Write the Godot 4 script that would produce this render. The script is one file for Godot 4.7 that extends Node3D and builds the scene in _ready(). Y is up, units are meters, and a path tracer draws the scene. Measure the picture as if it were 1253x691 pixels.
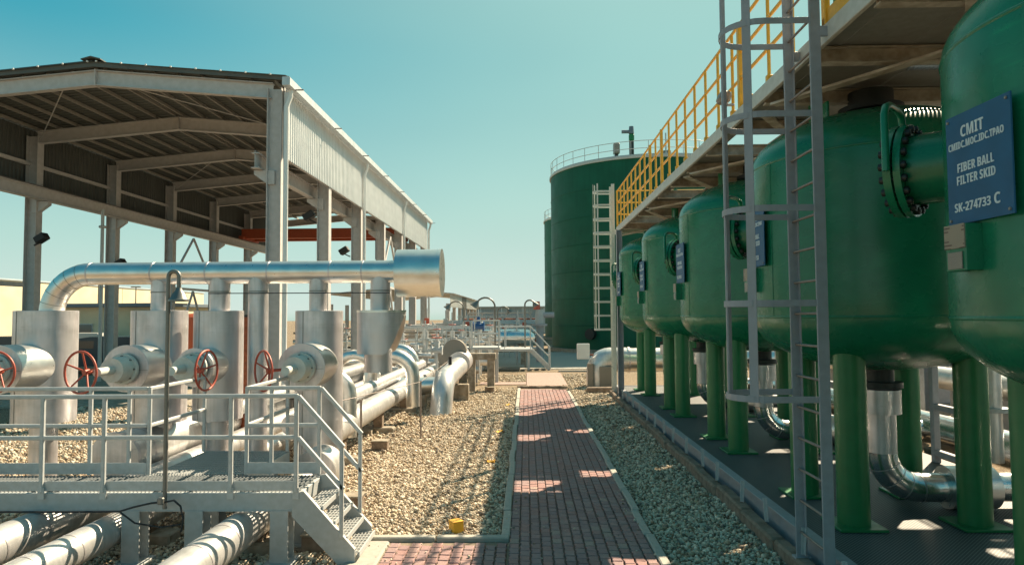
extends Node3D
# Filter yard of an oil plant: brick path, green filter vessels and walkway on the right, pipes, valves and an open shed on the left.

class MB:
	var v := PackedVector3Array()
	var n := PackedVector3Array()
	func tri(a: Vector3, b: Vector3, c: Vector3, na: Vector3, nb: Vector3, nc: Vector3) -> void:
		if (b - a).cross(c - a).dot(na + nb + nc) > 0.0:
			v.append(a); v.append(c); v.append(b)
			n.append(na); n.append(nc); n.append(nb)
		else:
			v.append(a); v.append(b); v.append(c)
			n.append(na); n.append(nb); n.append(nc)
	func quad(a: Vector3, b: Vector3, c: Vector3, d: Vector3, m: Vector3) -> void:
		tri(a, b, c, m, m, m)
		tri(a, c, d, m, m, m)
	func box(c: Vector3, s: Vector3, e := 0.0, b := Basis()) -> MB:
		var h := s * 0.5
		e = minf(e, minf(h.x, minf(h.y, h.z)) * 0.45)
		var g := [-1.0, 1.0]
		var p := func(ax: int, sx: float, sy: float, sz: float) -> Vector3:
			var q := Vector3(sx * (h.x - (0.0 if ax == 0 else e)), sy * (h.y - (0.0 if ax == 1 else e)), sz * (h.z - (0.0 if ax == 2 else e)))
			return c + b * q
		for s1 in g:
			quad(p.call(0, s1, -1, -1), p.call(0, s1, 1, -1), p.call(0, s1, 1, 1), p.call(0, s1, -1, 1), b.x * s1)
			quad(p.call(1, -1, s1, -1), p.call(1, 1, s1, -1), p.call(1, 1, s1, 1), p.call(1, -1, s1, 1), b.y * s1)
			quad(p.call(2, -1, -1, s1), p.call(2, 1, -1, s1), p.call(2, 1, 1, s1), p.call(2, -1, 1, s1), b.z * s1)
		if e > 0.0:
			for s1 in g:
				for s2 in g:
					quad(p.call(0, s1, s2, -1), p.call(1, s1, s2, -1), p.call(1, s1, s2, 1), p.call(0, s1, s2, 1), (b.x * s1 + b.y * s2).normalized())
					quad(p.call(1, -1, s1, s2), p.call(2, -1, s1, s2), p.call(2, 1, s1, s2), p.call(1, 1, s1, s2), (b.y * s1 + b.z * s2).normalized())
					quad(p.call(0, s1, -1, s2), p.call(2, s1, -1, s2), p.call(2, s1, 1, s2), p.call(0, s1, 1, s2), (b.x * s1 + b.z * s2).normalized())
					for s3 in g:
						var m = (b.x * s1 + b.y * s2 + b.z * s3).normalized()
						tri(p.call(0, s1, s2, s3), p.call(1, s1, s2, s3), p.call(2, s1, s2, s3), m, m, m)
		return self
	static func frame(d: Vector3) -> Basis:
		d = d.normalized()
		var u := Vector3.UP if absf(d.y) < 0.95 else Vector3.RIGHT
		var s := d.cross(u).normalized()
		return Basis(s, s.cross(d).normalized(), d)
	func cyl(a: Vector3, b: Vector3, r0: float, r1 := -1.0, seg := 16, c0 := true, c1 := true) -> MB:
		if r1 < 0.0:
			r1 = r0
		var f := frame(b - a)
		var d := (b - a).normalized()
		var slope := (r0 - r1) / maxf((b - a).length(), 0.0001)
		for i in seg:
			var t0 := TAU * i / seg
			var t1 := TAU * (i + 1) / seg
			var e0 := f.x * cos(t0) + f.y * sin(t0)
			var e1 := f.x * cos(t1) + f.y * sin(t1)
			var n0 := (e0 + d * slope).normalized()
			var n1 := (e1 + d * slope).normalized()
			tri(a + e0 * r0, b + e0 * r1, b + e1 * r1, n0, n0, n1)
			tri(a + e0 * r0, b + e1 * r1, a + e1 * r0, n0, n1, n1)
			if c0:
				tri(a, a + e0 * r0, a + e1 * r0, -d, -d, -d)
			if c1:
				tri(b, b + e0 * r1, b + e1 * r1, d, d, d)
		return self
	func tube(pts: Array, r: float, seg := 12, caps := true) -> MB:
		var f := frame(pts[1] - pts[0])
		var rings := []
		var fs := []
		for i in pts.size():
			var t: Vector3
			if i == 0:
				t = (pts[1] - pts[0]).normalized()
			elif i == pts.size() - 1:
				t = (pts[i] - pts[i - 1]).normalized()
			else:
				t = ((pts[i] - pts[i - 1]).normalized() + (pts[i + 1] - pts[i]).normalized()).normalized()
			var q := f.z.cross(t)
			if q.length() > 0.00001:
				f = f.rotated(q.normalized(), f.z.angle_to(t))
			fs.append(f)
			var k := 1.0
			if i > 0 and i < pts.size() - 1:
				k = 1.0 / maxf(0.5, cos(0.5 * (pts[i] - pts[i - 1]).angle_to(pts[i + 1] - pts[i])))
			rings.append(r * (1.0 + (k - 1.0) * 0.5))
		for i in pts.size() - 1:
			var A: Basis = fs[i]
			var B: Basis = fs[i + 1]
			for j in seg:
				var t0 := TAU * j / seg
				var t1 := TAU * (j + 1) / seg
				var a0 := A.x * cos(t0) + A.y * sin(t0)
				var a1 := A.x * cos(t1) + A.y * sin(t1)
				var b0 := B.x * cos(t0) + B.y * sin(t0)
				var b1 := B.x * cos(t1) + B.y * sin(t1)
				tri(pts[i] + a0 * rings[i], pts[i + 1] + b0 * rings[i + 1], pts[i + 1] + b1 * rings[i + 1], a0, b0, b1)
				tri(pts[i] + a0 * rings[i], pts[i + 1] + b1 * rings[i + 1], pts[i] + a1 * rings[i], a0, b1, a1)
				if caps and i == 0:
					tri(pts[0], pts[0] + a0 * r, pts[0] + a1 * r, -A.z, -A.z, -A.z)
				if caps and i == pts.size() - 2:
					tri(pts[i + 1], pts[i + 1] + b0 * r, pts[i + 1] + b1 * r, B.z, B.z, B.z)
		return self
	func lathe(prof: Array, seg := 32, at := Vector3.ZERO, b := Basis()) -> MB:
		var m := prof.size()
		var sn := []
		for i in m - 1:
			var d: Vector2 = prof[i + 1] - prof[i]
			sn.append(Vector2(d.y, -d.x).normalized())
		for i in m - 1:
			var n0: Vector2 = sn[i]
			var n1: Vector2 = sn[i]
			if i > 0 and n0.dot(sn[i - 1]) > 0.75:
				n0 = (n0 + sn[i - 1]).normalized()
			if i < m - 2 and n1.dot(sn[i + 1]) > 0.75:
				n1 = (n1 + sn[i + 1]).normalized()
			var p0: Vector2 = prof[i]
			var p1: Vector2 = prof[i + 1]
			for j in seg:
				var t0 := TAU * j / seg
				var t1 := TAU * (j + 1) / seg
				var e0 := b.x * cos(t0) + b.z * sin(t0)
				var e1 := b.x * cos(t1) + b.z * sin(t1)
				var u := b.y
				if p1.x > 0.00001:
					tri(at + e0 * p0.x + u * p0.y, at + e0 * p1.x + u * p1.y, at + e1 * p1.x + u * p1.y, e0 * n0.x + u * n0.y, e0 * n1.x + u * n1.y, e1 * n1.x + u * n1.y)
				if p0.x > 0.00001:
					tri(at + e0 * p0.x + u * p0.y, at + e1 * p1.x + u * p1.y, at + e1 * p0.x + u * p0.y, e0 * n0.x + u * n0.y, e1 * n1.x + u * n1.y, e1 * n0.x + u * n0.y)
		return self
	func extrude(poly: PackedVector2Array, a: Vector3, b: Vector3, up := Vector3.UP) -> MB:
		var d := (b - a).normalized()
		var s := d.cross(up).normalized()
		var u := s.cross(d).normalized()
		var area := 0.0
		var k := poly.size()
		for i in k:
			area += poly[i].cross(poly[(i + 1) % k])
		var sg := 1.0 if area > 0.0 else -1.0
		for i in k:
			var p := poly[i]
			var q := poly[(i + 1) % k]
			var e := (q - p).normalized()
			var m := (s * e.y - u * e.x) * sg
			quad(a + s * p.x + u * p.y, a + s * q.x + u * q.y, b + s * q.x + u * q.y, b + s * p.x + u * p.y, m)
		var id := Geometry2D.triangulate_polygon(poly)
		for i in range(0, id.size(), 3):
			var x := poly[id[i]]
			var y := poly[id[i + 1]]
			var z := poly[id[i + 2]]
			tri(a + s * x.x + u * x.y, a + s * y.x + u * y.y, a + s * z.x + u * z.y, -d, -d, -d)
			tri(b + s * x.x + u * x.y, b + s * y.x + u * y.y, b + s * z.x + u * z.y, d, d, d)
		return self
	func bar(a: Vector3, b: Vector3, w: float, h: float, up := Vector3.UP) -> MB:
		var d := (b - a).normalized()
		var s := d.cross(up).normalized()
		box((a + b) * 0.5, Vector3(w, h, (b - a).length()), minf(w, h) * 0.12, Basis(s, s.cross(d), -d) if s.cross(d).cross(-d).dot(s) > 0.0 else Basis(s, s.cross(d), d))
		return self
	func mesh() -> ArrayMesh:
		var a := []
		a.resize(Mesh.ARRAY_MAX)
		a[Mesh.ARRAY_VERTEX] = v
		a[Mesh.ARRAY_NORMAL] = n
		var m := ArrayMesh.new()
		m.add_surface_from_arrays(Mesh.PRIMITIVE_TRIANGLES, a)
		return m

var M := {}
var taken := {}
var rng := RandomNumberGenerator.new()

func V(x: float, y: float, depth: float) -> Vector3:
	return Vector3(x, y, -depth)

func numbered(called: String) -> String:
	if not taken.has(called):
		taken[called] = 0
		return called
	taken[called] += 1
	return "%s_%03d" % [called, taken[called]]

func tag(o: Node, label: String, category: String, group := "", kind := "") -> void:
	if label:
		o.set_meta("label", label)
	if category:
		o.set_meta("category", category)
	if group:
		o.set_meta("group", group)
	if kind:
		o.set_meta("kind", kind)

func thing(called: String, label: String, category: String, at := Vector3.ZERO, group := "") -> Node3D:
	var o := Node3D.new()
	o.name = numbered(called)
	add_child(o)
	o.position = at
	tag(o, label, category, group)
	return o

func part(parent: Node, called: String, b: MB, m: Material, at := Vector3.ZERO) -> MeshInstance3D:
	return share(parent, called, b.mesh(), m, at)

func share(parent: Node, called: String, mesh: Mesh, m: Material, at := Vector3.ZERO) -> MeshInstance3D:
	var o := MeshInstance3D.new()
	o.name = called
	o.mesh = mesh
	o.material_override = m
	parent.add_child(o, true)
	o.position = at
	return o

func struct(called: String, b: MB, m: Material) -> MeshInstance3D:
	var o := part(self, numbered(called), b, m)
	o.set_meta("kind", "structure")
	return o

func holder(called: String) -> Node3D:
	var o := Node3D.new()
	o.name = numbered(called)
	add_child(o)
	o.set_meta("kind", "structure")
	return o

func noise_tex(freq: float, lo: Color, hi: Color, kind := FastNoiseLite.TYPE_SIMPLEX_SMOOTH, oct := 4, size := 512, sd := 1, normal := 0.0) -> NoiseTexture2D:
	var f := FastNoiseLite.new()
	f.noise_type = kind
	f.frequency = freq
	f.seed = sd
	f.fractal_octaves = oct
	if kind == FastNoiseLite.TYPE_CELLULAR:
		f.cellular_return_type = FastNoiseLite.RETURN_CELL_VALUE if normal == 0.0 else FastNoiseLite.RETURN_DISTANCE
		f.fractal_type = FastNoiseLite.FRACTAL_NONE
	var t := NoiseTexture2D.new()
	t.width = size
	t.height = size
	t.seamless = true
	t.noise = f
	if normal > 0.0:
		t.as_normal_map = true
		t.bump_strength = normal
	else:
		var g := Gradient.new()
		g.set_color(0, lo)
		g.set_color(1, hi)
		t.color_ramp = g
	return t

func mat(key: String, lin: Color, rough: float, metal := 0.0, tex: Texture2D = null, scale := 1.0, nrm: Texture2D = null, nstr := 1.0, rtex: Texture2D = null) -> StandardMaterial3D:
	var m := StandardMaterial3D.new()
	m.resource_name = key
	m.albedo_color = lin.linear_to_srgb()
	m.roughness = rough
	m.metallic = metal
	m.uv1_triplanar = true
	m.uv1_world_triplanar = true
	m.uv1_scale = Vector3.ONE * scale
	if tex:
		m.albedo_texture = tex
	if nrm:
		m.normal_enabled = true
		m.normal_texture = nrm
		m.normal_scale = nstr
	if rtex:
		m.roughness_texture = rtex
	M[key] = m
	return m

func make_sky(sun: Vector3) -> Sky:
	var w := 512
	var h := 256
	var im := Image.create(w, h, false, Image.FORMAT_RGBF)
	var top := Color(0.020, 0.150, 0.270)
	var mid := Color(0.055, 0.385, 0.490)
	var low := Color(0.640, 0.860, 0.720)
	var pale := Color(0.480, 0.750, 0.660)
	var haze := Color(0.760, 0.900, 0.740)
	var cl := FastNoiseLite.new()
	cl.seed = 15
	cl.frequency = 0.02
	cl.fractal_octaves = 4
	for j in h:
		var el := (0.5 - (j + 0.5) / h) * PI
		for i in w:
			var az := TAU * (i + 0.5) / w
			var d := Vector3(sin(az) * cos(el), sin(el), -cos(az) * cos(el))
			var c: Color
			var y := maxf(d.y, 0.0)
			if y < 0.36:
				c = low.lerp(mid, pow(y / 0.36, 0.75))
			else:
				c = mid.lerp(top, pow((y - 0.36) / 0.64, 0.7))
			var k := clampf((d.dot(sun) - 0.38) / 0.6, 0.0, 1.0)
			c = c.lerp(pale, 0.80 * k * k * (3.0 - 2.0 * k))
			c = c.lerp(haze, pow(clampf(1.0 - y / 0.40, 0.0, 1.0), 2.2) * (0.35 + 0.5 * k))
			var wisp := cl.get_noise_3d(d.x * 90.0, d.y * 260.0, d.z * 90.0) * 0.05
			c = Color(c.r * (1.0 + wisp), c.g * (1.0 + wisp), c.b * (1.0 + wisp * 0.8))
			if d.y < 0.0:
				c = low * 0.8
			im.set_pixel(i, j, c)
	var p := PanoramaSkyMaterial.new()
	p.panorama = ImageTexture.create_from_image(im)
	var s := Sky.new()
	s.sky_material = p
	return s

func _ready() -> void:
	rng.seed = 7
	# ---------------- camera, sky, sun
	var cam := Camera3D.new()
	cam.name = "camera"
	add_child(cam)
	cam.position = Vector3(0, 2.6, 0)
	cam.rotation_order = EULER_ORDER_YXZ
	cam.rotation = Vector3(deg_to_rad(2.73), deg_to_rad(1.16), deg_to_rad(-0.4))
	cam.fov = 44.72
	cam.near = 0.05
	cam.far = 900.0
	cam.current = true
	var sun_dir := Vector3(0.65, 1.0, -0.82).normalized()
	var env := Environment.new()
	env.background_mode = Environment.BG_SKY
	env.sky = make_sky(sun_dir)
	env.background_energy_multiplier = 0.39
	env.tonemap_mode = Environment.TONE_MAPPER_LINEAR
	env.tonemap_exposure = 2.6
	env.sdfgi_enabled = true
	env.ssao_enabled = true
	env.ssil_enabled = true
	var we := WorldEnvironment.new()
	we.name = "world"
	we.environment = env
	add_child(we)
	var sun := DirectionalLight3D.new()
	sun.name = "sun"
	add_child(sun)
	sun.look_at_from_position(sun_dir * 50.0, Vector3.ZERO)
	sun.light_energy = 1.6
	sun.light_color = Color(1.0, 0.92, 0.79)
	sun.light_angular_distance = 0.5
	sun.shadow_enabled = true
	make_materials()
	make_ground()
	make_path()
	make_skid()
	make_walkway()
	make_shed()
	make_big_tanks()
	make_far()
	make_vessels()
	make_ladders()
	make_left_platform()
	make_manifold()
	make_ground_pipes()
	make_mid()
	make_small()

func scuff_tex() -> ImageTexture:
	# glossy paint with faint sideways scuffs, dust streaks and patches
	var f := FastNoiseLite.new()
	f.seed = 41
	f.frequency = 0.02
	f.fractal_octaves = 4
	var g := FastNoiseLite.new()
	g.seed = 42
	g.frequency = 0.05
	g.fractal_octaves = 3
	var n := 512
	var im := Image.create(n, n, false, Image.FORMAT_RGB8)
	for y in n:
		for x in n:
			var e := minf(minf(x, n - 1 - x), minf(y, n - 1 - y)) / 40.0
			var k := clampf(e, 0.0, 1.0)
			var a := f.get_noise_2d(x * 0.6, y * 0.6)
			var b := g.get_noise_2d(x * 0.16, y * 2.4)
			var v := 0.84 + 0.10 * a * k
			var st := clampf((b - 0.38) * 3.0, 0.0, 1.0) * k * clampf(0.5 + a * 2.5, 0.0, 1.0)
			im.set_pixel(x, y, Color(minf(v + 0.16 * st, 1.0), minf(v + 0.13 * st, 1.0), v + 0.09 * st))
	return ImageTexture.create_from_image(im)

func streak_tex() -> ImageTexture:
	# weathered cladding: run marks, smears and small scratches
	var f := FastNoiseLite.new()
	f.seed = 51
	f.frequency = 0.012
	f.fractal_octaves = 5
	var g := FastNoiseLite.new()
	g.seed = 52
	g.frequency = 0.04
	var n := 512
	var im := Image.create(n, n, false, Image.FORMAT_RGB8)
	for y in n:
		for x in n:
			var k := clampf(minf(minf(x, n - 1 - x), minf(y, n - 1 - y)) / 40.0, 0.0, 1.0)
			var a := f.get_noise_2d(x, y) * k
			var b := g.get_noise_2d(x * 1.8, y * 0.12) * k
			var c := clampf((g.get_noise_2d(x * 0.3 + 900.0, y * 3.0) - 0.45) * 4.0, 0.0, 1.0) * k
			var v := 0.90 + 0.10 * a + 0.07 * b - 0.10 * c
			im.set_pixel(x, y, Color(clampf(v + 0.012 * b, 0.0, 1.0), clampf(v, 0.0, 1.0), clampf(v + 0.01 * a, 0.0, 1.0)))
	return ImageTexture.create_from_image(im)

func make_materials() -> void:
	var W := Color.WHITE
	var streak := streak_tex()
	var soft := noise_tex(0.006, Color(0.90, 0.90, 0.90), W, FastNoiseLite.TYPE_SIMPLEX_SMOOTH, 5)
	var mott := noise_tex(0.014, Color(0.92, 0.915, 0.90), W, FastNoiseLite.TYPE_SIMPLEX_SMOOTH, 6, 512, 4)
	var grime := noise_tex(0.009, Color(0.70, 0.66, 0.60), W, FastNoiseLite.TYPE_SIMPLEX_SMOOTH, 6, 512, 9)
	var speck := noise_tex(0.12, Color(0.6, 0.58, 0.55), W, FastNoiseLite.TYPE_SIMPLEX, 3, 512, 5)
	var rgh := noise_tex(0.015, Color(0.72, 0.72, 0.72), W, FastNoiseLite.TYPE_SIMPLEX_SMOOTH, 5, 512, 11)
	var dent := noise_tex(0.008, W, W, FastNoiseLite.TYPE_SIMPLEX_SMOOTH, 3, 512, 3, 4.0)
	var fine := noise_tex(0.15, W, W, FastNoiseLite.TYPE_SIMPLEX, 3, 512, 8, 6.0)
	var cells := noise_tex(0.06, Color(0.45, 0.40, 0.33), W, FastNoiseLite.TYPE_CELLULAR, 1, 1024, 2)
	var celln := noise_tex(0.06, W, W, FastNoiseLite.TYPE_CELLULAR, 1, 1024, 2, 8.0)
	mat("vessel", Color(0.012, 0.245, 0.122), 0.32, 0.0, scuff_tex(), 0.35, dent, 0.12, rgh)
	mat("leg", Color(0.005, 0.165, 0.052), 0.45, 0.0, mott, 0.8, dent, 0.2, rgh)
	mat("tank", Color(0.009, 0.115, 0.066), 0.60, 0.0, streak, 0.11, dent, 0.1, rgh).metallic_specular = 0.3
	mat("sign", Color(0.003, 0.095, 0.215), 0.55, 0.0, soft, 1.0)
	mat("letter", Color(0.62, 0.68, 0.70), 0.6)
	mat("plate", Color(0.42, 0.38, 0.34), 0.4, 0.3, speck, 3.0)
	mat("bolt", Color(0.03, 0.035, 0.035), 0.5, 0.4)
	mat("ladder", Color(0.33, 0.34, 0.375), 0.5, 0.0, mott, 1.0, fine, 0.15)
	mat("rung", Color(0.26, 0.22, 0.20), 0.5, 0.3, mott, 3.0)
	mat("white_ladder", Color(0.58, 0.60, 0.56), 0.5, 0.0, mott, 1.5)
	mat("yellow", Color(0.80, 0.42, 0.03), 0.45, 0.0, mott, 1.5)
	mat("deck_steel", Color(0.60, 0.56, 0.50), 0.6, 0.0, grime, 0.9, fine, 0.15)
	mat("deck_plate", Color(0.30, 0.30, 0.28), 0.6, 0.2, mott, 1.0)
	mat("channel", Color(0.55, 0.54, 0.50), 0.5, 0.0, mott, 1.0)
	mat("alu", Color(0.80, 0.79, 0.76), 0.36, 0.9, soft, 0.8, dent, 0.35, rgh)
	mat("alu_dull", Color(0.76, 0.725, 0.735), 0.48, 0.7, streak, 0.45, dent, 0.35, rgh)
	mat("alu_pipe", Color(0.77, 0.76, 0.75), 0.40, 0.6, streak, 0.6, dent, 0.3, rgh)
	mat("alu_silver", Color(0.78, 0.79, 0.78), 0.26, 0.95, soft, 0.9, dent, 0.5, rgh)
	mat("seam", Color(0.30, 0.29, 0.27), 0.5, 0.6)
	mat("rail", Color(0.50, 0.52, 0.53), 0.45, 0.1, mott, 1.6, fine, 0.1)
	mat("grey_paint", Color(0.44, 0.46, 0.47), 0.5, 0.05, mott, 1.2, fine, 0.12)
	mat("grating", Color(0.30, 0.33, 0.35), 0.5, 0.4, mott, 2.0)
	mat("red", Color(0.46, 0.085, 0.050), 0.45, 0.0, mott, 2.0)
	mat("rust", Color(0.33, 0.09, 0.035), 0.7, 0.0, grime, 1.5)
	mat("orange", Color(0.40, 0.075, 0.025), 0.5, 0.0, mott, 0.6)
	mat("concrete", Color(0.44, 0.40, 0.34), 0.9, 0.0, grime, 0.8, fine, 0.5)
	mat("kerb", Color(0.42, 0.40, 0.36), 0.9, 0.0, mott, 1.3, fine, 0.5)
	mat("skid_kerb", Color(0.34, 0.27, 0.22), 0.95, 0.0, grime, 1.0, fine, 0.7)
	mat("sand", Color(0.36, 0.29, 0.22), 1.0, 0.0, speck, 3.0)
	mat("ground", Color(0.36, 0.285, 0.20), 1.0, 0.0, cells, 0.9, celln, 1.0)
	for k in 7:
		var c: Color = [Color(0.51, 0.325, 0.325), Color(0.465, 0.305, 0.315), Color(0.53, 0.355, 0.345), Color(0.485, 0.335, 0.34), Color(0.52, 0.31, 0.30), Color(0.41, 0.26, 0.265), Color(0.56, 0.41, 0.37)][k]
		mat("paver%d" % k, c, 0.92, 0.0, speck, 2.2 + 0.3 * k, fine, 0.5)
	mat("shed_steel", Color(0.54, 0.515, 0.51), 0.55, 0.0, mott, 0.5)
	mat("shed_front", Color(0.46, 0.455, 0.45), 0.5, 0.0, soft, 0.5)
	mat("purlin", Color(0.30, 0.28, 0.25), 0.6, 0.0, mott, 0.6)
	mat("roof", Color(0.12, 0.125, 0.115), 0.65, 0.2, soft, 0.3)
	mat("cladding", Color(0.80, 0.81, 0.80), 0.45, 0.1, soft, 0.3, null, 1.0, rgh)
	mat("gutter", Color(0.60, 0.64, 0.66), 0.4, 0.2, soft, 0.6)
	mat("cable", Color(0.02, 0.022, 0.025), 0.6)
	mat("lamp_metal", Color(0.20, 0.20, 0.19), 0.4, 0.6, mott, 3.0)
	mat("wall", Color(0.74, 0.65, 0.46), 0.9, 0.0, soft, 0.1)
	mat("far_wall", Color(0.40, 0.47, 0.52), 0.8, 0.0, soft, 0.1)
	mat("bluegrey", Color(0.12, 0.16, 0.20), 0.6)
	mat("dark", Color(0.02, 0.02, 0.022), 0.6)
	mat("car", Color(0.05, 0.07, 0.09), 0.2, 0.4)
	mat("car_light", Color(0.5, 0.5, 0.48), 0.25, 0.2)
	mat("tyre", Color(0.015, 0.015, 0.015), 0.85)
	mat("blue", Color(0.02, 0.08, 0.22), 0.4)
	var gl := mat("glass", Color(0.03, 0.05, 0.06), 0.08, 0.0)
	gl.metallic_specular = 0.8
	# open steel flooring on the skid: a fine woven grid
	var im := Image.create(256, 256, false, Image.FORMAT_RGB8)
	for y in 256:
		for x in 256:
			var u := absf(fposmod(x / 16.0 + y / 16.0, 1.0) - 0.5)
			var w := absf(fposmod(x / 16.0 - y / 16.0, 1.0) - 0.5)
			var solid := u < 0.17 or w < 0.17
			im.set_pixel(x, y, Color(0.92, 0.92, 0.90) if solid else Color(0.16, 0.17, 0.19))
	mat("skid_floor", Color(0.19, 0.20, 0.215), 0.6, 0.1, ImageTexture.create_from_image(im), 1.6)
	# printed nameplate lines
	var np := Image.create(64, 64, false, Image.FORMAT_RGB8)
	np.fill(Color(0.8, 0.76, 0.7))
	rng.seed = 21
	for k in 9:
		var x0 := 6 + rng.randi_range(0, 8)
		np.fill_rect(Rect2i(x0, 6 + k * 6, rng.randi_range(20, 46), 2), Color(0.45, 0.33, 0.3))
	var pm := mat("print", Color(0.52, 0.47, 0.42), 0.5, 0.2, ImageTexture.create_from_image(np), 4.0)
	pm.uv1_world_triplanar = false

# ---------------------------------------------------------------- ground
func stone_mesh(sd: int) -> ArrayMesh:
	var r := RandomNumberGenerator.new()
	r.seed = sd
	var rows := 4
	var cols := 6
	var g := []
	for i in rows + 1:
		var row := []
		var th := PI * i / rows
		for j in cols:
			var ph := TAU * j / cols + 0.4 * i
			var k := r.randf_range(0.72, 1.18)
			if (i == 0 or i == rows) and j > 0:
				row.append(row[0])
			else:
				row.append(Vector3(sin(th) * cos(ph), cos(th) * 0.62, sin(th) * sin(ph)) * k)
		g.append(row)
	var b := MB.new()
	for i in rows:
		for j in cols:
			var a: Vector3 = g[i][j]
			var c: Vector3 = g[i][(j + 1) % cols]
			var d: Vector3 = g[i + 1][(j + 1) % cols]
			var e: Vector3 = g[i + 1][j]
			if i > 0:
				var m := (a + c + d).normalized()
				b.tri(a, c, d, (a.normalized() + m).normalized(), (c.normalized() + m).normalized(), (d.normalized() + m).normalized())
			if i < rows - 1:
				var m2 := (a + d + e).normalized()
				b.tri(a, d, e, (a.normalized() + m2).normalized(), (d.normalized() + m2).normalized(), (e.normalized() + m2).normalized())
	return b.mesh()

func scatter(called: String, label: String, areas: Array, sd: int, lift := 0.0) -> void:
	rng.seed = sd
	var xs := [[], [], []]
	for a in areas:   # x0, x1, depth0, depth1, stones per square metre, size
		var cnt := int((a[1] - a[0]) * (a[3] - a[2]) * a[4])
		for i in cnt:
			var p := V(rng.randf_range(a[0], a[1]), 0, rng.randf_range(a[2], a[3]))
			var s: float = a[5] * (rng.randf_range(0.5, 1.3) if rng.randf() < 0.93 else rng.randf_range(1.4, 2.1))
			p.y = s * (rng.randf_range(-0.2, 1.0) if lift == 0.0 else 0.45) + lift
			var bs := Basis.from_euler(Vector3(rng.randf_range(-0.5, 0.5), rng.randf_range(0, TAU), rng.randf_range(-0.5, 0.5)))
			bs = bs.scaled_local(Vector3(s * rng.randf_range(0.8, 1.3), s, s * rng.randf_range(0.7, 1.0)))
			xs[i % 3].append(Transform3D(bs, p))
	for k in 3:
		var mm := MultiMesh.new()
		mm.transform_format = MultiMesh.TRANSFORM_3D
		mm.use_colors = true
		mm.mesh = stone_mesh(31 + k)
		mm.instance_count = xs[k].size()
		for i in xs[k].size():
			mm.set_instance_transform(i, xs[k][i])
			var t := rng.randf()
			var c := Color(0.70, 0.59, 0.455)
			if t < 0.16:
				c = Color(0.34, 0.245, 0.16)
			elif t < 0.34:
				c = Color(0.57, 0.46, 0.325)
			elif t < 0.55:
				c = Color(0.78, 0.69, 0.555)
			elif t < 0.62:
				c = Color(0.26, 0.215, 0.18)
			var q := rng.randf_range(0.70, 0.98)
			mm.set_instance_color(i, Color(c.r * q, c.g * q, c.b * q))
		var o := MultiMeshInstance3D.new()
		o.name = numbered(called)
		o.multimesh = mm
		var m := StandardMaterial3D.new()
		m.resource_name = "stone"
		m.vertex_color_use_as_albedo = true
		m.roughness = 0.95
		o.material_override = m
		add_child(o)
		tag(o, label, "gravel", "", "stuff")

func make_ground() -> void:
	var b := MB.new()
	b.quad(Vector3(-400, 0, 60), Vector3(400, 0, 60), Vector3(400, 0, -420), Vector3(-400, 0, -420), Vector3.UP)
	struct("ground", b, M.ground)
	scatter("gravel_stones", "pale beige gravel spread between the brick path and the pipes", [
		[-2.7, -0.33, 7.95, 13.0, 1500.0, 0.0185], [-2.7, -0.33, 13.0, 24.5, 900.0, 0.021], [-2.7, -1.95, 6.4, 7.95, 1400.0, 0.019],
		[-10.5, -2.7, 6.0, 12.0, 1000.0, 0.020], [-8.0, -2.7, 12.0, 22.0, 420.0, 0.026], [-13.0, -8.0, 12.0, 20.0, 300.0, 0.026], [-2.4, -0.05, 26.7, 30.0, 300.0, 0.026], [-0.05, 2.6, 24.6, 25.2, 300.0, 0.026], [1.55, 2.6, 25.2, 30.0, 300.0, 0.026]], 101)
	scatter("gravel_stones", "gravel in the shaded strip between the brick path and the skid kerb", [
		[1.47, 2.68, 6.5, 13.0, 1500.0, 0.0185], [1.47, 2.68, 13.0, 24.5, 900.0, 0.021]], 102)
	scatter("gravel_stones", "stray gravel stones kicked onto the brick path and its kerbs", [[-0.36, -0.12, 8.1, 20.0, 26.0, 0.013], [1.25, 1.5, 7.0, 20.0, 26.0, 0.013], [-0.1, 1.25, 7.0, 20.0, 3.0, 0.011], [-1.9, -0.4, 6.6, 7.9, 14.0, 0.012]], 103, 0.055)
	# concrete floor under the shed
	struct("shed_floor", MB.new().box(V(-13.0, 0.02, 36.0), Vector3(12.6, 0.08, 32.5), 0.01), M.concrete)
	# service road far off, beside the tanks
	struct("service_road", MB.new().box(V(0.4, 0.012, 40.5), Vector3(20.0, 0.03, 15.0)), M.kerb)

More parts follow.
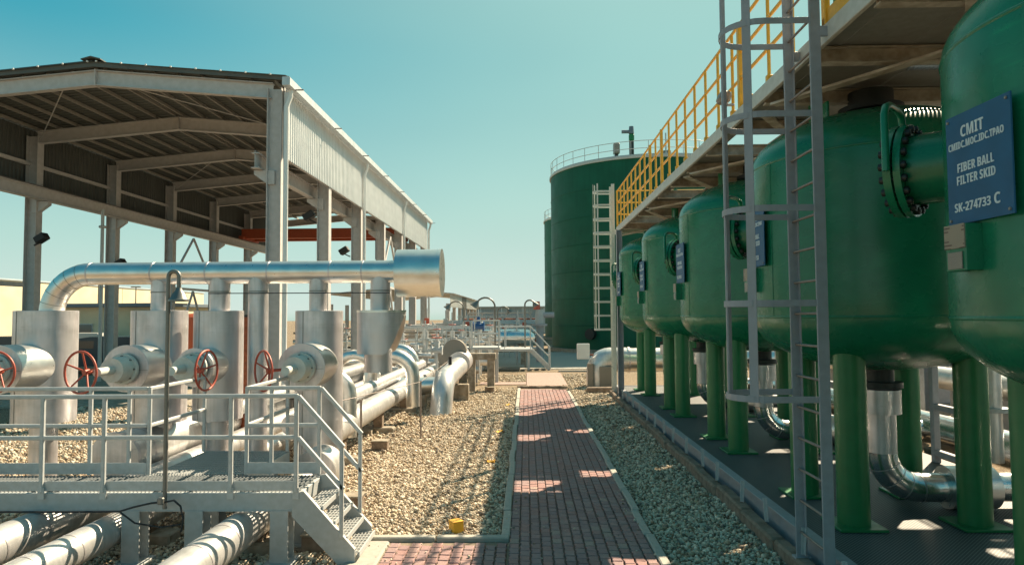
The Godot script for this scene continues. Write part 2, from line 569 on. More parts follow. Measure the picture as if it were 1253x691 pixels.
func paver_mesh(w: float, l: float, hgt: float) -> ArrayMesh:
	var e := 0.012
	var p := PackedVector2Array([Vector2(-w / 2, -l / 2 + e), Vector2(-w / 2 + e, -l / 2 - e * 0.2), Vector2(w / 2 - e, -l / 2 + e), Vector2(w / 2, -l / 2), Vector2(w / 2 - e, 0), Vector2(w / 2, l / 2), Vector2(w / 2 - e, l / 2 + e * 0.2 - 0.004), Vector2(-w / 2 + e, l / 2 - 0.004), Vector2(-w / 2, l / 2 - e), Vector2(-w / 2 - e * 0.0 + e, 0)])
	var b := MB.new()
	var k := p.size()
	var c := Vector3(0, hgt, 0)
	var q := PackedVector2Array()
	for v2 in p:
		q.append(v2 * Vector2(0.9, 0.93))
	for i in k:
		var j := (i + 1) % k
		var a0 := Vector3(p[i].x, 0, p[i].y)
		var a1 := Vector3(p[j].x, 0, p[j].y)
		var b0 := Vector3(p[i].x, hgt - 0.006, p[i].y)
		var b1 := Vector3(p[j].x, hgt - 0.006, p[j].y)
		var c0 := Vector3(q[i].x, hgt, q[i].y)
		var c1 := Vector3(q[j].x, hgt, q[j].y)
		var o := Vector3(p[i].x + p[j].x, 0, p[i].y + p[j].y).normalized()
		b.quad(a0, a1, b1, b0, o)
		b.quad(b0, b1, c1, c0, (o + Vector3.UP).normalized())
		b.tri(c, c0, c1, Vector3.UP, Vector3.UP, Vector3.UP)
	return b.mesh()

func make_path() -> void:
	rng.seed = 5
	var path := holder("path")
	part(path, "bedding", MB.new().box(V(0.57, 0.008, 14.6), Vector3(1.6, 0.028, 19.0)), M.sand)
	part(path, "bedding", MB.new().box(V(-1.05, 0.007, 7.1), Vector3(1.5, 0.026, 1.72)), M.sand)
	part(path, "bedding", MB.new().box(V(0.75, 0.006, 28.0), Vector3(1.5, 0.05, 5.6)), M.paver6)
	part(path, "bedding", MB.new().box(V(-0.9, 0.004, 26.2), Vector3(1.75, 0.04, 0.9)), M.paver6)
	var pm := []
	for i in 3:
		pm.append(paver_mesh(0.1155 - 0.002 * i, 0.151 - 0.002 * i, 0.034))
	var spots := []
	for c in 13:
		var x := -0.15 + 0.12 * c
		for r in 112:
			var d := 6.15 + 0.158 * r + (0.079 if c % 2 == 1 else 0.0)
			if d < 24.0:
				spots.append([x, d])
	for c in 11:
		for r in 10:
			var d := 6.25 + 0.158 * r + (0.079 if c % 2 == 0 else 0.0)
			if d < 7.9:
				spots.append([-0.29 - 0.12 * c, d])
	var order := []
	for s in spots:
		order.append([absf(s[1] - 7.2) if s[1] > 7.2 else 3.0 + 7.2 - s[1], s])
	order.sort_custom(func(a, b): return a[0] < b[0])
	var far := MB.new()
	var far2 := MB.new()
	for i in order.size():
		var s: Array = order[i][1]
		var y := 0.018 + rng.randf_range(-0.003, 0.003)
		var tilt := Basis.from_euler(Vector3(rng.randf_range(-0.018, 0.018), rng.randf_range(-0.03, 0.03), rng.randf_range(-0.018, 0.018)))
		if i < 300:
			var o := share(path, "paver", pm[i % 3], M["paver%d" % (rng.randi_range(0, 4) if rng.randf() < 0.88 else rng.randi_range(5, 6))], V(s[0], y, s[1]))
			o.basis = tilt
		else:
			var t: MB = far if rng.randf() < 0.55 else far2
			t.box(V(s[0], y + 0.017, s[1]), Vector3(0.108, 0.034, 0.146), 0.006, tilt)
	part(path, "pavers", far, M.paver3).set_meta("kind", "stuff")
	part(path, "pavers", far2, M.paver4).set_meta("kind", "stuff")
	var kb := MB.new().box(Vector3(0, 0.03, 0), Vector3(0.10, 0.09, 0.985), 0.012).mesh()
	var kx := MB.new().box(Vector3(0, 0.03, 0), Vector3(0.83, 0.088, 0.11), 0.012).mesh()
	for k in 17:
		share(path, "kerb_stone", kb, M.kerb, V(1.40 + rng.randf_range(-0.012, 0.012), rng.randf_range(-0.01, 0.004), 6.6 + k * 1.0))
		if k > 0:
			share(path, "kerb_stone", kb, M.kerb, V(-0.262 + rng.randf_range(-0.012, 0.012), rng.randf_range(-0.01, 0.004), 7.56 + k * 1.0))
	for k in 2:
		share(path, "kerb_stone", kx, M.kerb, V(-0.63 - 0.85 * k, 0.0, 8.0))
	# bare concrete landing at the foot of the stair
	part(path, "landing_slab", MB.new().box(V(-1.74, 0.012, 7.35), Vector3(0.34, 0.085, 1.1), 0.02), M.kerb)
	# rounded mortar ridge that crosses the path
	var pts := []
	for i in 15:
		pts.append(V(-0.32 + 0.125 * i, 0.02 + 0.012 * sin(i * 1.7), 24.55 + 0.05 * sin(i * 0.9)))
	var rid := part(path, "mortar_ridge", MB.new().tube(pts, 0.075, 8), M.skid_kerb)
	rid.set_meta("label", "brown mortar ridge across the far end of the path")
	for i in 4:
		share(path, "edging", MB.new().box(Vector3.ZERO, Vector3(1.5, 0.10, 0.12), 0.02).mesh(), M.kerb, V(2.2 + 1.55 * i, 0.03, 31.5))

# ---------------------------------------------------------------- right side
const VC := [4.2, 8.26, 12.3, 16.35, 20.4]
const VX := 4.18
const VR := 1.39

func make_skid() -> void:
	rng.seed = 17
	var t := thing("equipment_skid", "low dark steel skid floor that carries the green filter vessels", "skid", V(4.7, 0, 12.0))
	part(t, "floor", MB.new().box(Vector3(0.06, 0.27, 0), Vector3(3.5, 0.06, 20.6), 0.005), M.skid_floor)
	part(t, "edge_beam", MB.new().box(Vector3(-1.77, 0.18, 0), Vector3(0.05, 0.27, 20.7), 0.008), M.ladder)
	part(t, "edge_flange", MB.new().box(Vector3(-1.79, 0.325, 0), Vector3(0.13, 0.018, 20.7), 0.004), M.ladder)
	part(t, "edge_beam", MB.new().box(Vector3(0.06, 0.18, -10.33), Vector3(3.6, 0.27, 0.05), 0.008), M.ladder)
	for k in 15:
		var o := part(t, "stud", MB.new().box(Vector3(0, 0, 0), Vector3(0.034, 0.27, 0.012), 0.003).box(Vector3(0.017, 0, 0.02), Vector3(0.012, 0.27, 0.03), 0.003), M.rail, Vector3(-1.93, 0.31 + rng.randf_range(-0.03, 0.03), 5.9 - k * 1.0 + rng.randf_range(-0.12, 0.12)))
		o.rotation = Vector3(rng.randf_range(-0.05, 0.05), 0, rng.randf_range(-0.06, 0.06))
	var kerb := thing("concrete_kerb", "rough brown concrete kerb running along the foot of the skid", "kerb", V(2.74, 0, 12.0))
	for k in 16:
		var b := MB.new().box(Vector3.ZERO, Vector3(0.17 + rng.randf_range(-0.02, 0.03), 0.19 + rng.randf_range(-0.015, 0.03), 1.12 + rng.randf_range(-0.03, 0.05)), 0.025)
		var o := part(kerb, "kerb_stone", b, M.skid_kerb, Vector3(rng.randf_range(-0.02, 0.015), 0.06, 7.2 - k * 1.14))
		o.rotation = Vector3(rng.randf_range(-0.015, 0.015), rng.randf_range(-0.025, 0.025), rng.randf_range(-0.06, 0.06))
	for k in 4:
		var b := MB.new().box(Vector3.ZERO, Vector3(1.0, 0.24, 0.26), 0.03)
		part(kerb, "kerb_stone", b, M.skid_kerb, Vector3(-0.25 + 1.05 * k, 0.08, -10.95 - 0.1 * (k % 2)))

func flange(b: MB, c: Vector3, d: Vector3, r: float, th: float) -> void:
	b.cyl(c - d * th * 0.5, c + d * th * 0.5, r, r, 32)

func vessel_profile() -> Array:
	var p := []
	for i in 13:
		var a := PI / 2 * i / 12.0
		p.append(Vector2(VR * sin(a), 2.55 - 0.62 * cos(a)))
	for i in range(1, 6):
		p.append(Vector2(VR, 2.55 + 1.8 * i / 6.0))
	for i in 13:
		var a := PI / 2 * i / 12.0
		p.append(Vector2(maxf(VR * cos(a), 0.0), 4.35 + 0.62 * sin(a)))
	return p

func make_vessels() -> void:
	var shell := MB.new().lathe(vessel_profile(), 72).mesh()
	var leg := MB.new().cyl(Vector3(0, 0.33, 0), Vector3(0, 2.28, 0), 0.165, 0.165, 28).mesh()
	var base := MB.new().box(Vector3(0, 0.317, 0), Vector3(0.50, 0.028, 0.50), 0.004).mesh()
	var bolt_m := MB.new().cyl(Vector3.ZERO, Vector3(-0.008, 0, 0), 0.010, 0.009, 8).mesh()
	var seam := MB.new()
	for y in [2.56, 4.34]:
		seam.lathe([Vector2(VR, y - 0.014), Vector2(VR + 0.007, y - 0.006), Vector2(VR + 0.007, y + 0.006), Vector2(VR, y + 0.014)], 72)
	seam.box(Vector3(-VR * 0.97, 3.45, VR * 0.243), Vector3(0.012, 1.78, 0.022), 0.004, Basis(Vector3.UP, 0.245))
	var seam_m := seam.mesh()
	var labs := ["green filter vessel nearest the camera, cut by the right edge, with readable blue sign", "green filter vessel behind the near grey caged ladder", "green filter vessel third from the camera in the row", "green filter vessel second from the far end of the row", "farthest green filter vessel, beside the lattice grey walkway post"]
	for i in 5:
		var t := thing("filter_vessel", labs[i], "vessel", V(VX, 0, VC[i]), "green filter vessels in a row on the skid")
		var sh := share(t, "shell", shell, M.vessel)
		share(sh, "weld_seam", seam_m, M.vessel)
		for s in [[-1, 1], [1, 1], [-1, -1], [1, -1]]:
			var l := share(t, "leg", leg, M.leg, Vector3(0.65 * s[0], 0, 0.65 * s[1]))
			share(l, "base_plate", base, M.leg)
		# manhole on the path side, with its bolted blind cover
		var d := Vector3(-1, 0, -1).normalized()
		var c := Vector3(0, 3.70, 0)
		var mh := part(t, "manhole_neck", MB.new().cyl(c + d * 1.2, c + d * 1.66, 0.27, 0.27, 32), M.vessel)
		var fl := MB.new()
		flange(fl, c + d * 1.65, d, 0.36, 0.05)
		part(mh, "flange", fl, M.vessel)
		var cv := MB.new()
		flange(cv, c + d * 1.72, d, 0.36, 0.055)
		part(mh, "cover", cv, M.vessel)
		var bo := MB.new()
		var f := MB.frame(d)
		for k in 20:
			var e := (f.x * cos(TAU * k / 20) + f.y * sin(TAU * k / 20)) * 0.318
			bo.cyl(c + d * 1.59 + e, c + d * 1.785 + e, 0.017, 0.017, 6)
			bo.cyl(c + d * 1.595 + e, c + d * 1.625 + e, 0.03, 0.03, 6)
			bo.cyl(c + d * 1.75 + e, c + d * 1.78 + e, 0.03, 0.03, 6)
		var bn := part(mh, "bolts", bo, M.bolt)
		bn.set_meta("kind", "stuff")
		# davit arm that carries the cover
		var dv := []
		var side := f.x if f.x.z > 0.0 else -f.x
		for q in [Vector2(0.42, 0.0), Vector2(0.42, 0.42), Vector2(0.38, 0.49), Vector2(0.30, 0.52), Vector2(0.12, 0.52), Vector2(0.03, 0.49), Vector2(0.0, 0.42), Vector2(0.0, 0.36)]:
			dv.append(c + d * 1.70 + side * q.x + Vector3(0, q.y - 0.05, 0))
		part(mh, "davit", MB.new().tube(dv, 0.026, 10), M.vessel)
		# blue sign and nameplates on the path side
		var sg := part(t, "sign", MB.new().box(Vector3(-1.415, 3.505, 0), Vector3(0.012, 0.70, 0.60), 0.002), M.sign)
		if i > 0:
			sg.set_meta("label", "blue sign plate seen nearly edge-on")
		var lines := [["CMIT", 0.070, 3.735, -0.04, 0.9], ["CMIDC.MOC.IDC.TPAO", 0.044, 3.655, -0.015, 0.78], ["FIBER BALL", 0.054, 3.51, -0.02, 0.84], ["FILTER SKID", 0.054, 3.43, -0.02, 0.84], ["SK-274733", 0.054, 3.26, -0.06, 0.95]]
		if i == 0:
			lines.append(["C", 0.064, 3.264, 0.165, 1.0])
		for L in lines:
			var tm := TextMesh.new()
			tm.text = L[0]
			var ft := SystemFont.new()
			ft.font_names = PackedStringArray(["Droid Sans"])
			ft.font_weight = 700
			tm.font = ft
			tm.font_size = 48
			tm.pixel_size = L[1] / 34.0
			tm.depth = 0.004
			tm.curve_step = 2.0
			var o := share(sg, "lettering", tm, M.letter, Vector3(-1.4225, L[2], L[3]))
			o.rotation.y = -PI / 2
			o.scale = Vector3(L[4], 1, 1)
		for q in [[0.32, -0.27], [0.32, 0.27], [-0.32, -0.27], [-0.32, 0.27]]:
			share(sg, "fixing_bolt", bolt_m, M.plate, Vector3(-1.422, 3.505 + q[0], q[1]))
		var br := part(t, "plate_bracket", MB.new().box(Vector3(-1.43, 3.0, -0.13), Vector3(0.12, 0.29, 0.20), 0.004), M.vessel)
		share(br, "nameplate", MB.new().box(Vector3(0, 0, 0), Vector3(0.008, 0.15, 0.20), 0.001).mesh(), M.print, Vector3(-1.495, 3.07, -0.13))
		share(br, "nameplate", MB.new().box(Vector3(0, 0, 0), Vector3(0.008, 0.105, 0.14), 0.001).mesh(), M.plate, Vector3(-1.495, 2.92, -0.13))
		# top nozzles
		part(t, "top_nozzle", MB.new().cyl(Vector3(-0.55, 4.7, -0.25), Vector3(-0.55, 5.6, -0.25), 0.085, 0.085, 16), M.leg)
		var tn := MB.new().cyl(Vector3(0, 4.9, 0), Vector3(0, 5.25, 0), 0.25, 0.25, 24)
		tn.cyl(Vector3(0, 5.0, 0), Vector3(0, 5.06, 0), 0.36, 0.36, 24)
		part(t, "top_flange", tn, M.bolt)
		for s in [-1, 1]:
			part(t, "lifting_lug", MB.new().box(Vector3(0.7 * s, 4.90, 0.35), Vector3(0.03, 0.26, 0.16), 0.01), M.vessel)
		# bottom outlet
		var bt := MB.new().cyl(Vector3(0, 1.72, 0), Vector3(0, 2.0, 0), 0.16, 0.16, 20)
		bt.cyl(Vector3(0, 1.72, 0), Vector3(0, 1.79, 0), 0.25, 0.25, 24)
		part(t, "bottom_flange", bt, M.bolt)
		# insulated outlet pipe
		var labs2 := ["silver clad outlet pipe with fat coupling under the nearest vessel", "silver clad outlet elbow pipe between the front legs of the second vessel", "silver clad outlet elbow under the third vessel", "silver clad outlet pipe under the fourth vessel", "silver clad outlet pipe under the farthest vessel"]
		var op := thing("outlet_pipe", labs2[i], "pipe", V(VX, 0, VC[i]), "insulated outlet pipes under the vessels")
		var ar := []
		for k in 9:
			var a := PI / 2 * k / 8.0
			ar.append(Vector3(0.42 - 0.42 * cos(a), 0.97 - 0.42 * sin(a), 0.0))
		part(op, "collar", MB.new().cyl(Vector3(0, 1.42, 0), Vector3(0, 1.70, 0), 0.225, 0.225, 28), M.alu_dull)
		part(op, "riser", MB.new().cyl(Vector3(0, 0.97, 0), Vector3(0, 1.42, 0), 0.165, 0.165, 28), M.alu_dull)
		var el := part(op, "elbow", MB.new().tube(ar, 0.165, 28, false), M.alu_silver)
		for k in range(0, 9, 2):
			var a := PI / 2 * k / 8.0
			var tn2 := Vector3(sin(a), -cos(a), 0)
			part(el, "seam", MB.new().cyl(ar[k] - tn2 * 0.006, ar[k] + tn2 * 0.006, 0.169, 0.169, 28, false, false), M.alu_dull)
		part(op, "run", MB.new().cyl(Vector3(0.42, 0.55, 0), Vector3(2.9, 0.55, 0), 0.165, 0.165, 28), M.alu_silver)
		part(op, "coupling", MB.new().cyl(Vector3(0.72, 0.55, 0), Vector3(1.25, 0.55, 0), 0.245, 0.245, 32), M.alu)
		part(op, "saddle", MB.new().box(Vector3(1.9, 0.37, 0), Vector3(0.1, 0.12, 0.3), 0.01), M.leg)

func hsec(w: float, h: float, tf: float, tw: float) -> PackedVector2Array:
	var a := w / 2
	var b := h / 2
	var t := tw / 2
	return PackedVector2Array([Vector2(-a, -b), Vector2(a, -b), Vector2(a, -b + tf), Vector2(t, -b + tf), Vector2(t, b - tf), Vector2(a, b - tf), Vector2(a, b), Vector2(-a, b), Vector2(-a, b - tf), Vector2(-t, b - tf), Vector2(-t, -b + tf), Vector2(-a, -b + tf)])

func make_walkway() -> void:
	var w := thing("elevated_walkway", "raised steel walkway with yellow guard rails above the green vessels", "walkway", Vector3.ZERO)
	var d0 := 1.2
	var d1 := 21.75
	part(w, "edge_channel", MB.new().box(V(2.905, 5.27, (d0 + d1) / 2), Vector3(0.05, 0.18, d1 - d0), 0.006), M.channel)
	part(w, "edge_channel", MB.new().box(V(8.42, 5.27, (d0 + d1) / 2), Vector3(0.05, 0.18, d1 - d0), 0.006), M.channel)
	part(w, "end_channel", MB.new().box(V(5.66, 5.27, d1 + 0.02), Vector3(5.5, 0.18, 0.05), 0.006), M.channel)
	var strips := [[2.95, 3.25, -9.0, 0.0], [3.25, 3.95, 0.05, 1.0], [3.95, 4.3, -9.0, 0.0], [4.3, 4.9, 0.95, 1.45], [4.9, 5.55, -9.0, 0.0], [5.55, 6.05, 1.45, 1.95], [6.05, 6.25, -9.0, 0.0], [6.25, 6.75, -1.4, 0.5], [6.75, 7.25, -9.0, 0.0], [7.25, 7.7, 1.35, 1.85], [7.7, 8.1, 0.5, 1.0], [8.1, 8.39, -9.0, 0.0]]
	var ends := [d0, 4.2, 8.26, 12.3, 16.35, d1]
	for i in 5:
		var a: float = ends[i]
		var b: float = ends[i + 1]
		var mid: float = [2.2, 6.23, 10.28, 14.33, 18.38][i]
		for s in strips:
			var segs := [[a + 0.004, b - 0.004]]
			if s[2] > -5.0 and (i > 1 or (i == 1 and s[0] > 4.0)):
				segs = [[a + 0.004, mid + s[2]], [mid + s[3], b - 0.004]]
			for q in segs:
				part(w, "deck_plate", MB.new().box(V((s[0] + s[1]) / 2, 5.345, (q[0] + q[1]) / 2), Vector3(s[1] - s[0] - 0.006, 0.02, q[1] - q[0])), M.deck_plate)
	var gb := MB.new()
	for i in 14:
		gb.box(V(4.32 + 0.043 * i, 5.335, 7.43), Vector3(0.008, 0.04, 0.54))
	for i in 6:
		gb.box(V(4.6, 5.34, 7.22 + 0.085 * i), Vector3(0.62, 0.02, 0.01))
	part(w, "grating", gb, M.grating).set_meta("kind", "stuff")
	var hb := MB.new().extrude(hsec(0.11, 0.17, 0.016, 0.014), Vector3(2.94, 5.235, 0), Vector3(8.39, 5.235, 0)).mesh()
	var k := 0
	var d := d0 + 0.4
	while d < d1 - 0.2:
		share(w, "cross_beam", hb, M.deck_steel, V(0, 0, d))
		d += 1.35
		k += 1
	for i in 5:
		var a: float = ends[i]
		var b: float = ends[i + 1]
		part(w, "brace", MB.new().bar(V(2.98, 5.125, a + 0.3), V(5.4, 5.125, b - 0.1), 0.13, 0.03), M.deck_steel)
		part(w, "brace", MB.new().bar(V(5.4, 5.09, a + 0.3), V(2.98, 5.09, b - 0.1), 0.13, 0.03), M.deck_steel)
	part(w, "stringer", MB.new().extrude(hsec(0.10, 0.15, 0.014, 0.012), V(4.2, 5.06, d0), V(4.2, 5.06, 2.4)), M.deck_steel)
	# posts
	for p in [[2.86, 20.96], [8.2, 20.96], [8.2, 14.33], [8.2, 6.23]]:
		var po := part(w, "support_post", MB.new().extrude(hsec(0.17, 0.17, 0.016, 0.012), V(p[0], 0.02, p[1]), V(p[0], 5.18, p[1]), Vector3.RIGHT), M.ladder)
		part(po, "base_plate", MB.new().box(V(p[0], 0.025, p[1]), Vector3(0.3, 0.03, 0.3), 0.004), M.ladder)
	# yellow guard rails
	rail_run(w, 2.93, 7.42, 21.7, [14.56, 15.9, 9.2, 21.7, 7.42])
	rail_run(w, 2.93, 1.3, 6.56, [6.56])
	rail_run(w, 8.40, 1.3, 21.7, [1.3, 21.7])
	var er := Node3D.new()
	er.name = "end_rail"
	w.add_child(er, true)
	for y in [5.77, 6.14, 6.52]:
		part(er, "rail", MB.new().cyl(V(2.93, y, 21.7), V(8.40, y, 21.7), 0.021, 0.021, 8), M.yellow)
	for i in range(1, 8):
		part(er, "post", MB.new().cyl(V(2.93 + 0.684 * i, 5.36, 21.7), V(2.93 + 0.684 * i, 6.52, 21.7), 0.021, 0.021, 8), M.yellow)
	# infill panel beside the ladder gap
	var ip := part(w, "infill_panel", MB.new().box(V(2.96, 6.0, 5.7), Vector3(0.012, 1.1, 1.55), 0.002), M.vessel)
	ip.set_meta("label", "green infill panel in a yellow frame")
	part(w, "kick_plate", MB.new().box(V(2.925, 5.44, 5.7), Vector3(0.02, 0.16, 1.7), 0.003), M.yellow)
	for q in [[9.55, 5.62], [6.9, 6.42]]:
		var fl := thing("flood_light", "brown flood light clamped to the yellow rail" if q[0] > 8.0 else "brown flood light clamped to the yellow rail at the ladder gap", "lamp", V(2.86, q[1], q[0]), "flood lights on the walkway")
		part(fl, "housing", MB.new().box(Vector3(-0.06, 0, 0), Vector3(0.16, 0.16, 0.24), 0.04, Basis(Vector3.BACK, -0.3)), M.rung)
		part(fl, "bracket", MB.new().box(Vector3(0.03, -0.1, 0), Vector3(0.1, 0.03, 0.05), 0.004), M.ladder)

func rail_run(w: Node3D, x: float, a: float, b: float, thick: Array) -> void:
	var g := Node3D.new()
	g.name = "guard_rail"
	w.add_child(g, true)
	for y in [5.77, 6.14, 6.52]:
		part(g, "rail", MB.new().cyl(V(x, y, a), V(x, y, b), 0.023, 0.023, 8), M.yellow)
	part(g, "toe_flat", MB.new().box(V(x + 0.02, 5.385, (a + b) / 2), Vector3(0.008, 0.06, b - a), 0.001), M.yellow)
	var pm := MB.new().cyl(Vector3(0, 5.36, 0), Vector3(0, 6.52, 0), 0.022, 0.022, 8)
	pm.box(Vector3(0, 5.40, 0), Vector3(0.075, 0.085, 0.07), 0.008)
	var m := pm.mesh()
	var cnt := int((b - a) / 0.69)
	for i in cnt + 1:
		share(g, "post", m, M.yellow, V(x, 0, a + (b - a) * i / cnt))
	for q in thick:
		part(g, "end_post", MB.new().box(V(x - 0.01, 5.95, q), Vector3(0.055, 1.18, 0.085), 0.008), M.yellow)

func make_ladders() -> void:
	ladder("grey steel caged ladder up to the walkway, nearest the camera", 2.76, 6.45, 7.10, 0.15, 6.75, 1.80, 0.80, M.ladder, M.rung, 0.314, 0.895, 0.055)
	ladder("white caged ladder at the far end of the walkway in front of the tank", 2.82, 22.0, 22.5, 0.05, 6.8, 2.12, 0.62, M.white_ladder, M.white_ladder, 0.3, 0.445, 0.05)

func ladder(label: String, x: float, dn: float, df: float, y0: float, y1: float, yc: float, deep: float, m: Material, rm: Material, pitch: float, gap: float, bw: float) -> void:
	var t := thing("caged_ladder", label, "ladder", V(x, 0, (dn + df) / 2), "caged ladders of the walkway")
	var hz := (df - dn) / 2
	for s in [1, -1]:
		part(t, "stile", MB.new().box(Vector3(0, (y0 + y1) / 2, hz * s), Vector3(0.105, y1 - y0, 0.022), 0.004).box(Vector3(0.04, (y0 + y1) / 2, (hz - 0.018) * s), Vector3(0.012, y1 - y0, 0.05), 0.003), m)
		part(t, "bracket", MB.new().box(Vector3(0.09, 5.27, hz * s), Vector3(0.16, 0.10, 0.02), 0.003), m)
		part(t, "foot", MB.new().box(Vector3(0, y0 - 0.0, hz * s), Vector3(0.16, 0.02, 0.1), 0.003), m)
	var rg := MB.new().cyl(Vector3(0, 0, -hz), Vector3(0, 0, hz), 0.0135, 0.0135, 10).mesh()
	var y := y0 + 0.25
	while y < y1 - 0.3:
		share(t, "rung", rg, rm, Vector3(0, y, 0))
		y += pitch
	# hoops: straight sides and a round front
	var plan := [Vector2(0, hz)]
	for i in 13:
		var a := PI * i / 12.0
		plan.append(Vector2(-(deep - hz) - sin(a) * hz, cos(a) * hz))
	plan.append(Vector2(0, -hz))
	var hp := MB.new()
	for i in plan.size() - 1:
		var a: Vector2 = plan[i]
		var b: Vector2 = plan[i + 1]
		var e := (b - a).normalized()
		var o := Vector3(-e.y, 0, e.x)
		hp.box(Vector3((a.x + b.x) / 2, 0, (a.y + b.y) / 2), Vector3((b - a).length() + 0.004, bw + 0.005, 0.008), 0.001, Basis(Vector3(e.x, 0, e.y), Vector3.UP, Vector3(-e.y, 0, e.x)))
	var hm := hp.mesh()
	var hy := yc
	while hy < y1 + 0.05:
		share(t, "hoop", hm, m, Vector3(0, hy, 0))
		hy += gap
	for i in [3, 7, 10]:
		var p: Vector2 = plan[i]
		var q: Vector2 = plan[i - 1] if i == 13 else plan[i + 1]
		var e := (q - p).normalized()
		if i == 1 or i == 13:
			e = Vector2(1, 0)
		part(t, "cage_bar", MB.new().box(Vector3(p.x * 0.99, (yc + y1) / 2, p.y * 0.99), Vector3(bw * (1.5 if i == 3 and bw > 0.052 else 1.0), y1 - yc + 0.06, 0.008), 0.001, Basis(Vector3(e.x, 0, e.y), Vector3.UP, Vector3(-e.y, 0, e.x))), m)

func rebase(t: Node3D, base: Vector3) -> void:
	for c in t.get_children():
		c.position -= base
	t.position = base

# ---------------------------------------------------------------- shed
func corr(width: float, pitch: float, depth: float, th: float) -> PackedVector2Array:
	var up := PackedVector2Array()
	var k := int(round(width / pitch))
	var p := width / k
	for i in k:
		var x := i * p
		up.append(Vector2(x, 0))
		up.append(Vector2(x + p * 0.55, 0))
		up.append(Vector2(x + p * 0.65, depth))
		up.append(Vector2(x + p * 0.90, depth))
	up.append(Vector2(width, 0))
	var out := up.duplicate()
	for i in range(up.size() - 1, -1, -1):
		out.append(up[i] - Vector2(0, th))
	return out

const SR := -7.54
const SL := -18.6
const SC := -13.07

